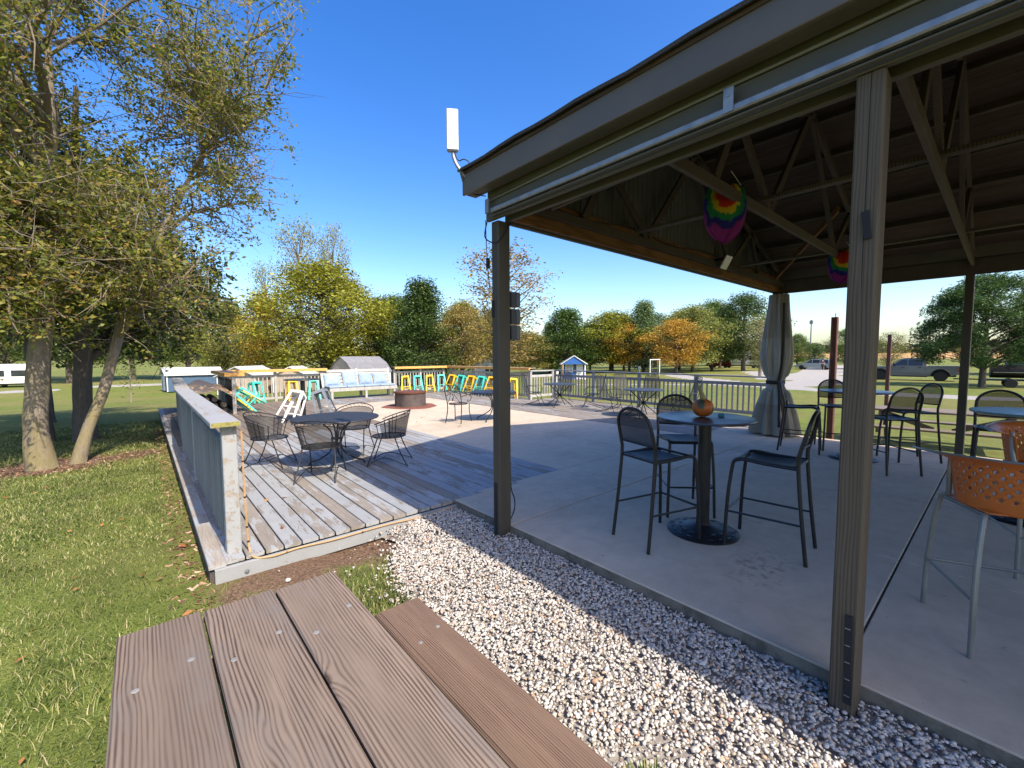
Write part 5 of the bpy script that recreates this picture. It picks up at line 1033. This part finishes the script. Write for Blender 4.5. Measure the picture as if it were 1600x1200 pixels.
MB().tube([(0, -1.2, 1.05), (0, .9, 1.05)], .42, 20).build('barrel', Mt['black'], gr, True); MB().tube([(.05, .6, 1.4), (.05, .6, 1.75)], .09, 12).build('chimney', Mt['black'], gr, True); MB().box((0, 0, .5), (1.1, 2.6, .1)).build('trailer_frame', Mt['black'], gr); MB().bar((-.48, -1.1, 1.0), (-.48, .8, 1.0), .25, .03).build('shelf', Mt['silver'], gr); MB().bar((0, 1.3, .5), (0, 2.6, .5), .1, .08).build('hitch', Mt['black'], gr); MB().box((0, -1.45, .9), (.6, .5, .7)).build('fire_box', Mt['black'], gr)
for s in (-1, 1): wheel(gr, s*.6, 0, .3, .18, Mt['silver'])
for s in (-1, 1): MB().bar((s*.3, -1.3, 0), (s*.3, -1.3, .5), .05, .05, (0, 1, 0)).build('leg', Mt['silver'], gr)
# people by the minivan
def person(label, loc, rz, skin, shirt, short, stride=0):
    t = thing('person', label, 'person', (*loc, float(gz(*loc))), rz)
    def skinmesh(nm, vs, es, rad, mat):
        me = bpy.data.meshes.new(nm); me.from_pydata(vs, es, []); me.materials.append(mat); o = link(nm, me, t); o.modifiers.new('skin', 'SKIN'); sv = me.skin_vertices[0].data
        for i, r in enumerate(rad): sv[i].radius = r if isinstance(r, tuple) else (r, r)
        sv[0].use_root = True; m = o.modifiers.new('sub', 'SUBSURF'); m.levels = m.render_levels = 1; return o
    a = stride
    V = [(0, 0, .95), (0, 0, 1.2), (0, 0, 1.42), (0, .01, 1.52), (0, .03, 1.66), (0, .03, 1.76), (-.19, 0, 1.41), (-.25, -.02, 1.14), (-.25, .1, .92), (-.24, .14, .84), (.19, 0, 1.41), (.25, -.02, 1.14), (.26, .08, .92), (.26, .11, .84), (-.1, 0, .9), (-.11, .04+a, .5), (-.11, a*1.2-.03, .09), (-.11, a*1.2+.12, .05), (.1, 0, .9), (.11, .04-a, .5), (.11, -a*1.4-.03, .09), (.11, -a*1.4+.12, .05)]
    E_ = [(0, 1), (1, 2), (2, 3), (3, 4), (4, 5), (2, 6), (6, 7), (7, 8), (8, 9), (2, 10), (10, 11), (11, 12), (12, 13), (0, 14), (14, 15), (15, 16), (16, 17), (0, 18), (18, 19), (19, 20), (20, 21)]
    skinmesh('body', V, E_, [(.15, .11), (.15, .11), (.13, .09), .05, .085, .06, .055, .042, .035, .03, .055, .042, .035, .03, .085, .06, .042, .04, .085, .06, .042, .04], skin)
    skinmesh('shirt', [V[0], V[1], V[2], V[6], (-.24, -.01, 1.2), V[10], (.24, -.01, 1.2)], [(0, 1), (1, 2), (2, 3), (3, 4), (2, 5), (5, 6)], [(.17, .13), (.165, .125), (.15, .11), .075, .065, .075, .065], shirt)
    skinmesh('shorts', [V[0], V[14], V[15], V[18], V[19]], [(0, 1), (1, 2), (0, 3), (3, 4)], [(.165, .13), .105, .085, .105, .085], short)
    MB().lathe([(.085, -.02), (.1, .02), (.095, .07), (.06, .11), (0, .125)], 14, (0, .02, 1.68)).build('hair', pm('dark_hair', (.02, .015, .012), .7), t, True)
Sk = pm('skin', (.42, .25, .18), .6); Nv = pm('navy_shirt', (.02, .025, .05), .85); Kh = pm('khaki_shorts', (.40, .34, .27), .85)
person('person in dark clothes walking past the silver minivan', (81.0, 18.9), math.radians(120), Sk, Nv, pm('dark_trousers', (.03, .03, .035), .85), .14); person('person in navy shirt and pale shorts standing right of the minivan', (80.4, 17.2), math.radians(100), Sk, Nv, Kh, .03)
# small things on the far lawn
for i, (x, y) in enumerate(((53.3, 31.6), (33, 31), (66, 44), (58, 37))):
    if i == 0:
        t = thing('swing_frame', 'pale swing frame on the far lawn', 'swing', (x, y, float(gz(x, y))))
        for s in (-1, 1): MB().bar((s*1.2, 0, 0), (s*1.2, 0, 2.2), .1, .1, (0, 1, 0)).build('post', Wt, t)
        MB().bar((-1.3, 0, 2.2), (1.3, 0, 2.2), .1, .1).build('crossbar', Wt, t); MB().bar((-.7, 0, .5), (.7, 0, .5), .45, .05).build('seat', Mt['black'], t); MB().bar((-.7, .25, .55), (-.7 + 1.4, .25, .55), .04, .5, (0, 0, 1)).build('backrest', Mt['black'], t)
        for s in (-1, 1): MB().tube([(s*.7, 0, .5), (s*.7, 0, 2.15)], .02, 5).build('chain', Mt['galv'], t)
    else:
        t = thing('hookup_pedestal', ('white utility pedestal on the slope right of the corner post', 'pale utility pedestal under the golden tree', 'pale utility pedestal left of the swing frame')[i-1], 'pedestal', (x, y, float(gz(x, y)))); MB().box((0, 0, .4), (.12, .12, .8)).build('post', Wt, t); MB().box((0, 0, .95), (.35, .25, .4)).build('box', Wt, t)
t = thing('radio_mast', 'thin distant radio mast on the horizon right of the curtain', 'mast', (174.4, 44.4, .1)); MB().tube([(0, 0, 0), (0, 0, 13.4)], [.3, .18], 6).build('mast', Mt['galv'], t); MB().box((0, 0, 12.6), (.9, .9, 1.2)).build('aerials', Mt['galv'], t)
# ---------------------------------------------------------------- trees
def leaves(P, size, mat, name, flat=.7, asp=.5):
    n = len(P); V0 = np.array([[-1, 0, 0], [-.1, -asp, .12], [1, 0, -.1], [-.1, asp, .12]]); s = size*(.6+.8*np.random.rand(n))
    V = V0[None]*s[:, None, None]*.5; V = np.einsum('nij,nkj->nki', rotm(n, flat), V)+P[:, None]
    return npmesh(name, V.reshape(-1, 3), np.array([[0, 1, 2, 3]])+(np.arange(n)*4)[:, None], mat)
def bend(p, q, k, amp):
    p, q = np.array(p, float), np.array(q, float); L = np.linalg.norm(q-p); o = [p]
    off = np.zeros(3)
    for i in range(1, k):
        off = off+np.random.randn(3)*amp*L/k; o.append(p+(q-p)*i/k+off*math.sin(PI*i/k)+np.array([0, 0, .06*L*math.sin(PI*i/k)]))
    return o+[q]
LM = leaf_mat('far_foliage', [(0, (.35, .35, .3)), (.35, (.7, .7, .6)), (.75, (1.1, 1.1, 1.0)), (1, (1.5, 1.45, 1.2))], .3, True)
def proto(kind, seed):      # unit tree: height 10
    np.random.seed(seed); b = MB(); tips = []; H = 10
    if kind == 'r': nb, z0, zr, Rf, nl, ls, cl = 70, 1.9, 8.1, lambda t: 3.3*math.sin(PI*min(1, .12+t*.86))**.7*(1+.28*math.sin(t*9+seed)+.2*math.sin(t*23)), 250, .20, .60
    elif kind == 'c': nb, z0, zr, Rf, nl, ls, cl = 80, .9, 9.0, lambda t: 3.3*(1-t)**.75*(.55+.45*min(1, t*6)), 260, .18, .48
    elif kind == 's': nb, z0, zr, Rf, nl, ls, cl = 60, 1.8, 8.2, lambda t: 3.3*(.35+.65*t)*math.sqrt(max(0, 1-max(0, (t-.55)/.45)**2)), 110, .16, .42
    else: nb, z0, zr, Rf, nl, ls, cl = 90, 2.5, 7.4, lambda t: 4.6*math.sqrt(max(0.02, 1-t*t))*(.75+.25*min(1, t*5)), 560, .26, .46
    b.tube([(0, 0, -.3), (.05, .02, H*.25), (.0, .08, H*.5), (.05, 0, H*.78 if kind != 's' else H*.6)], [.24, .19, .13, .05], 7)
    P = []
    for i in range(nb):
        t = (i+np.random.rand())/nb; a = i*2.39996+np.random.randn()*.35; q = Rf(t)*(.35+.65*np.random.rand()**.5)
        tip = np.array([q*math.cos(a), q*math.sin(a), z0+zr*t]); 
        zb = min(max(z0*.7, tip[2]-q*(.55 if kind != 's' else 1.1)), H*.75)
        pts = bend((0, 0, zb), tip, 4, .12); b.tube(pts, [.07, .05, .035, .022, .012], 4); tips.append(tip)
        n = int(nl*(.5+np.random.rand())); k = np.clip(np.random.randn(n, 3), -1.8, 1.8)*np.array([cl, cl, cl*.62]); f = np.random.rand(n, 1)**.6
        base = tip*f+np.array(pts[2])*(1-f) if kind in 'sc' else tip; P.append(base+k)
    tr_ = b.mesh('trunk', Mt['bark_dark'] if kind != 's' else Mt['twig'], True)
    return tr_, leaves(np.concatenate(P), ls, LM, 'crown', .8 if kind != 'p' else 1.6, .5 if kind != 'p' else .2)
PR = {k: [proto(k, 20+i*7+ord(k)) for i in range(2)] for k in 'rcsp'}
TI = {'dk': (.055, .085, .024), 'gr': (.085, .125, .030), 'yg': (.205, .205, .030), 'go': (.33, .22, .035), 'gg': (.17, .185, .085), 'br': (.19, .15, .055), 'ol': (.155, .155, .045), 'bg': (.095, .135, .060), 'or': (.36, .21, .045), 'pn': (.050, .085, .026), 'pg': (.12, .16, .04)}
CN = {'dk': 'dark green', 'gr': 'green', 'yg': 'yellow-green', 'go': 'golden', 'gg': 'thin grey-green', 'br': 'sparse brownish', 'ol': 'olive', 'bg': 'bluish green', 'or': 'orange-gold', 'pn': 'dark', 'pg': 'light green'}
TR = [(-10.9,69.6,14.9,4.0,'r','dk','behind the far left camper'),(-5.8,63.7,13.3,3.7,'r','dk','behind the nearest big tree trunk'),(-0.9,67.2,13.0,3.9,'r','gr','left of the slate-blue shed'),(4.2,63.9,13.8,3.8,'r','gr','rising over the slate-blue shed'),(10.5,84.0,11.8,3.9,'r','yg','low, beside the slate-blue shed'),(17.4,56.6,15.6,6.8,'r','yg','large, behind the left bar rail'),(11.9,61.3,11.6,2.9,'r','go','left of the large yellow-green tree'),(21.2,80.5,28.1,5.0,'s','gg','tallest, rising over the yellow-green tree'),(26.9,80.4,28.5,3.7,'s','gg','right half of the tall pair over the yellow-green tree'),(15.6,78.5,19.8,3.3,'s','gg','left of the tall pair'),(28.5,64.4,13.4,3.7,'c','gr','pointed, behind the barn-roofed shed'),(27.2,49.0,13.9,4.8,'c','dk','dense and pointed, over the fire ring'),(32.4,47.6,10.2,3.4,'r','br','right of the dense pointed tree'),(26.7,32.3,13.8,5.1,'s','br','spreading behind the corner post'),(50.4,53.6,7.3,3.5,'r','ol','low, right of the corner post'),(56.0,50.2,11.8,4.9,'c','dk','behind the blue and white cabin'),(64.8,52.1,9.2,2.9,'r','gr','right behind the cabin'),(63.4,46.2,10.7,4.9,'r','yg','round, right of the cabin'),(62.5,41.8,8.3,2.5,'r','go','in front of the round yellow-green tree'),(63.9,40.0,12.4,3.1,'c','bg','pointed, middle of the far lawn'),(59.6,31.9,7.9,3.0,'r','or','right of the swing frame'),(65.3,32.2,10.3,3.3,'r','ol','beside the orange-gold tree'),(73.6,32.9,11.8,3.0,'r','gr','left of the red car'),(73.0,27.6,12.2,3.6,'r','dk','over the white travel trailer'),(54.1,18.6,7.4,1.9,'s','ol','left of the curtain'),(98.8,27.3,6.5,1.6,'r','gr','just right of the curtain'),(101.9,25.2,4.9,1.9,'c','bg','beyond the silver minivan'),(88.4,16.9,6.8,2.3,'r','gr','behind the tall red-brown post'),(71.9,9.7,5.4,1.7,'s','ol','behind the shorter red-brown post'),(41.8,1.0,7.4,3.8,'p','pn','over the pickup truck'),(45.9,-1.9,7.9,2.4,'p','pg','at the right edge'),(74.8,-5.6,7.9,3.6,'r','gr','beyond the right edge'),(-14.4,72.2,16.2,3.7,'r','dk','at the far left edge'),(-19.3,77.6,15.1,3.6,'r','gr','beyond the left edge')]
for i, (x, y, h, r, k, c, w) in enumerate(TR):
    nm = 'pine_tree' if k == 'p' else 'tree'
    if i < 4 or i > 31: x, y, h, r = x*1.55, y*1.55, h*1.5, r*1.55
    t = thing(nm, '%s %s %s' % (CN[c], 'pine tree' if k == 'p' else 'tree', w), 'tree', (x, y, float(gz(x, y))-.1), random.random()*6, 'trees across the lawn'); m = PR[k][i % 2]; base = {'r': 3.6, 'c': 3.3, 's': 3.3, 'p': 4.6}[k]
    r *= (1.45 if x > 45 else 1.22) if k != 'p' else 1.0; s = (r/base, r/base, h/10.2); link('trunk', m[0], t, sc=s); o = link('crown', m[1], t, sc=s); v = random.uniform(.85, 1.15)*1.5; o.color = (TI[c][0]*v*random.uniform(.9, 1.1), TI[c][1]*v, TI[c][2]*v, 1)
for i, (x, y, h, r, k, c, w) in enumerate(((70, 62, 10, 4.2, 'r', 'ol', 'low, far behind the cabin'), (82, 60, 11, 4.6, 'r', 'gr', 'far behind the round yellow-green tree'), (88, 52, 12, 5, 'r', 'dk', 'far behind the pointed bluish tree'), (96, 47, 11, 4.6, 'r', 'ol', 'far behind the swing frame'), (102, 42, 12, 5, 'r', 'gr', 'far behind the orange-gold tree'), (46, 68, 13, 5, 'r', 'gr', 'far behind the corner post'), (36, 70, 14, 5, 'r', 'dk', 'between the two pointed trees'), (76, 40, 11, 4.5, 'r', 'yg', 'tall, right behind the swing frame'), (70, 48, 10.5, 4.2, 'r', 'ol', 'overlapping the pointed bluish tree'), (60, 58, 10, 4.2, 'c', 'gr', 'left of the round yellow-green tree'), (84, 36, 12, 4.5, 'r', 'ol', 'over the dark red car'), (52, 62, 10, 4.5, 'r', 'br', 'right of the spreading brownish tree'), (44, 56, 11, 4.5, 'r', 'ol', 'behind the spreading brownish tree'), (29, 61, 13, 4.6, 'r', 'gr', 'right of the large yellow-green tree'), (23.5, 64, 15, 5, 'r', 'yg', 'far behind the large yellow-green tree'), (37.5, 55, 12, 4.5, 'r', 'yg', 'right of the dense pointed tree, far back'), (33, 58, 13, 4.5, 'c', 'gr', 'pointed, far behind the dense pointed tree'), (9, 72, 12, 4.5, 'r', 'ol', 'behind the golden tree'))):
    t = thing('tree', '%s tree %s' % (CN[c], w), 'tree', (x, y, float(gz(x, y))-.1), random.random()*6, 'trees across the lawn'); m = PR[k][i % 2]; s = (r/3.6, r/3.6, h/10.2); link('trunk', m[0], t, sc=s); o = link('crown', m[1], t, sc=s); o.color = (TI[c][0]*1.35, TI[c][1]*1.35, TI[c][2]*1.35, 1)
# a far-off wood along the horizon
np.random.seed(3); n = 26000; a = np.random.rand(n)*2.6-.25; R = 250+np.random.rand(n)*60; hh = (5+4*np.sin(a*9)+3*np.sin(a*23+1)+2*np.sin(a*51))*np.where(a < .3, .45, 1.25); z = np.random.rand(n)**.8*np.maximum(1.5, hh)
P = np.stack([R*np.cos(a), R*np.sin(a), gz(R*np.cos(a), R*np.sin(a))+z], 1)
fm = leaf_mat('distant_wood_foliage', [(0, (.03, .045, .02)), (.6, (.08, .10, .035)), (.9, (.15, .14, .05)), (1, (.2, .15, .06))], .2)
tag(link('distant_wood', leaves(P, 2.2, fm, 'distant_wood', .9, .8)), 'far-off line of trees along the horizon', None, None, 'stuff')
# ---------------------------------------------------------------- the big trees on the lawn at the left
def big_tree(label, base, stems, targets, nleaf, lmat, barkm, seed, dead=0.0, leaf=.085, gap=None):
    np.random.seed(seed); t = thing('broadleaf_tree', label, 'tree', (*base, float(gz(*base))), 0, 'big trees on the lawn'); off = Vector((*base, float(gz(*base))))
    tips = []; nodes = []
    for st_ in stems:
        pts, rad = st_; sp = smooth(pts, 6); rr = [float(np.interp(i/(len(sp)-1), np.linspace(0, 1, len(rad)), rad)) for i in range(len(sp))]
        b = MB()
        m = 18
        for i, p in enumerate(sp):
            for k in range(m):
                a = 2*PI*k/m; fl = 1+(.45*math.exp(-i*1.1)*(.6+.5*math.sin(5*a+seed))) + .05*math.sin(3*a+i*.7)+.03*math.sin(7*a-i); b.v.append((p.x+rr[i]*fl*math.cos(a), p.y+rr[i]*fl*math.sin(a), p.z))
        b.f = [(i*m+k, i*m+(k+1) % m, (i+1)*m+(k+1) % m, (i+1)*m+k) for i in range(len(sp)-1) for k in range(m)]
        b.build('trunk', barkm, t, True); nodes += [(np.array(p), rr[i]) for i, p in enumerate(sp) if i > len(sp)*.35]
    limbs = MB(); twigs = MB(); LP = []
    segs = []
    for T in targets:
        T = np.array(T[:3], float)-np.array(off)
        cand = [(np.linalg.norm(T-p)+2.2*max(0, p[2]+.4*np.linalg.norm((T-p)[:2])-T[2]), p, r) for p, r in nodes]; d, p, r = min(cand, key=lambda c: c[0])
        pts = bend(p, T, 7, .16); r0 = min(r*.62, .02+.018*np.linalg.norm(T-p)); limbs.tube(pts, [r0*(1-.11*i) for i in range(8)], 6)
        for i in range(2, 8):
            for q in range(3):
                s = np.array(pts[i]); dr = np.random.randn(3); dr = dr/np.linalg.norm(dr)+.8*(T-p)/np.linalg.norm(T-p)+np.array([0, 0, .15]); L = .5+1.0*np.random.rand(); e = s+dr/np.linalg.norm(dr)*L
                sp2 = bend(s, e, 4, .18); limbs.tube(sp2, [.016, .013, .010, .007, .005], 4)
                for w in range(4):
                    u = sp2[1+np.random.randint(4)]; d3 = np.random.randn(3); d3 = d3/np.linalg.norm(d3)+.6*dr/np.linalg.norm(dr); l3 = .25+.45*np.random.rand(); e3 = u+d3/np.linalg.norm(d3)*l3
                    twigs.tube([u, (u+e3)/2+np.random.randn(3)*.03, e3], [.005, .0035, .002], 3)
                    if np.random.rand() > dead+(.12 if dead > .15 and e3[0] > 1.6 else 0): segs.append((u, e3))
    n = len(segs); per = max(1, nleaf//max(1, n))
    A = np.array([s[0] for s in segs]); B = np.array([s[1] for s in segs]); w_ = np.random.rand(n)**1.5+.15; cnt = np.random.poisson(per*w_/w_.mean()); ii = np.repeat(np.arange(n), cnt); f = np.random.rand(len(ii), 1)
    LP = A[ii]*(1-f)+B[ii]*f+np.random.randn(len(ii), 3)*.07
    limbs.build('limbs', barkm, t, True, recalc=False); twigs.build('twigs', Mt['twig'], t, False, recalc=False); link('crown', leaves(LP, leaf, lmat, 'crown', .9), t)
    return t
Lv = leaf_mat('olive_autumn_leaf', [(0, (.055, .08, .016)), (.35, (.14, .175, .03)), (.65, (.235, .245, .048)), (.88, (.35, .29, .065)), (1, (.34, .18, .06))], .5)
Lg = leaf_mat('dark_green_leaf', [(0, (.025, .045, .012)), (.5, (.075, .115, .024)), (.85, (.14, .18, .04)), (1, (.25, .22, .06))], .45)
def dirs(n, c, rx, ry, rz, seed, test=None):
    np.random.seed(seed); o = []
    while len(o) < n:
        p = np.random.randn(3); p /= np.linalg.norm(p); p = np.array(c)+p*np.array([rx, ry, rz])*(.45+.55*np.random.rand()**.6)
        if test is None or test(p): o.append(tuple(p))
    return o
b0 = (-1.32, 10.4)
big_tree('big mossy two-stemmed tree with thinning olive leaves on the lawn', b0, [([(0, 0, -.15), (-.05, .02, .6), (.0, .05, 1.5), (.12, .12, 2.6), (.1, .3, 3.9), (.3, .5, 5.4), (.35, .6, 7.2)], [.215, .15, .142, .135, .11, .08, .04]), ([(.36, .12, -.12), (.52, .2, .5), (.78, .35, 1.3), (1.0, .5, 2.2), (1.25, .6, 3.3), (1.9, .8, 4.7), (2.5, 1.0, 6.2)], [.12, .09, .085, .08, .07, .055, .03])],
         dirs(58, (-.9, 11.0, 6.4), 3.6, 3.4, 3.7, 5, lambda p: p[2] > 2.9+.85*max(0, p[0]+.3)) + dirs(12, (-1.9, 10.0, 3.8), 2.4, 1.8, 1.0, 8) + dirs(14, (-1.4, 9.7, 2.9), 2.3, 1.3, .55, 9), 100000, Lv, Mt['bark'], 4, .2, .072)
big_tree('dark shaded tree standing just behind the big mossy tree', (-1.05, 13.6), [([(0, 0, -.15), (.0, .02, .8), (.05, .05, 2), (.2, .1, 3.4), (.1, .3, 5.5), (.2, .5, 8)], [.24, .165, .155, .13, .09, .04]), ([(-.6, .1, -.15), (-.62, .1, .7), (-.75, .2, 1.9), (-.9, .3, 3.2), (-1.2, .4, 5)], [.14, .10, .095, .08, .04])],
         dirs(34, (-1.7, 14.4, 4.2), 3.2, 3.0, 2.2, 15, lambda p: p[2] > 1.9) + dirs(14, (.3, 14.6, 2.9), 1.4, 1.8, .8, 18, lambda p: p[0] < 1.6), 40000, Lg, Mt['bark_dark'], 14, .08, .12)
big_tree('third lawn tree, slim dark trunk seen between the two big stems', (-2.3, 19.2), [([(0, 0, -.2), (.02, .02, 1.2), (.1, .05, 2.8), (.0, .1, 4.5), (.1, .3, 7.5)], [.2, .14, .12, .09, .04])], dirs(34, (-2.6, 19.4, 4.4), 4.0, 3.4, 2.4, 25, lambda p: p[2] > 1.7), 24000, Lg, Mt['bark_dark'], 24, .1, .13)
sp_ = thing('sapling', 'thin young tree on the lawn left of the slate-blue shed', 'tree', (-.7, 40, float(gz(-.7, 40)))); np.random.seed(2); b = MB().tube([(0, 0, 0), (.03, 0, 1.2), (0, .05, 3)], [.05, .035, .015], 6)
for k in range(12):
    a = k*2.4; b.tube([(0, 0, .8+.15*k), (.5*math.cos(a), .5*math.sin(a), 1.3+.15*k)], [.015, .006], 4)
b.build('trunk', Mt['twig'], sp_); o = link('crown', leaves(np.random.randn(420, 3)*np.array([.45, .45, .7])+np.array([0, 0, 2.1]), .13, LM, 'crown'), sp_); o.color = (.12, .16, .04, 1)
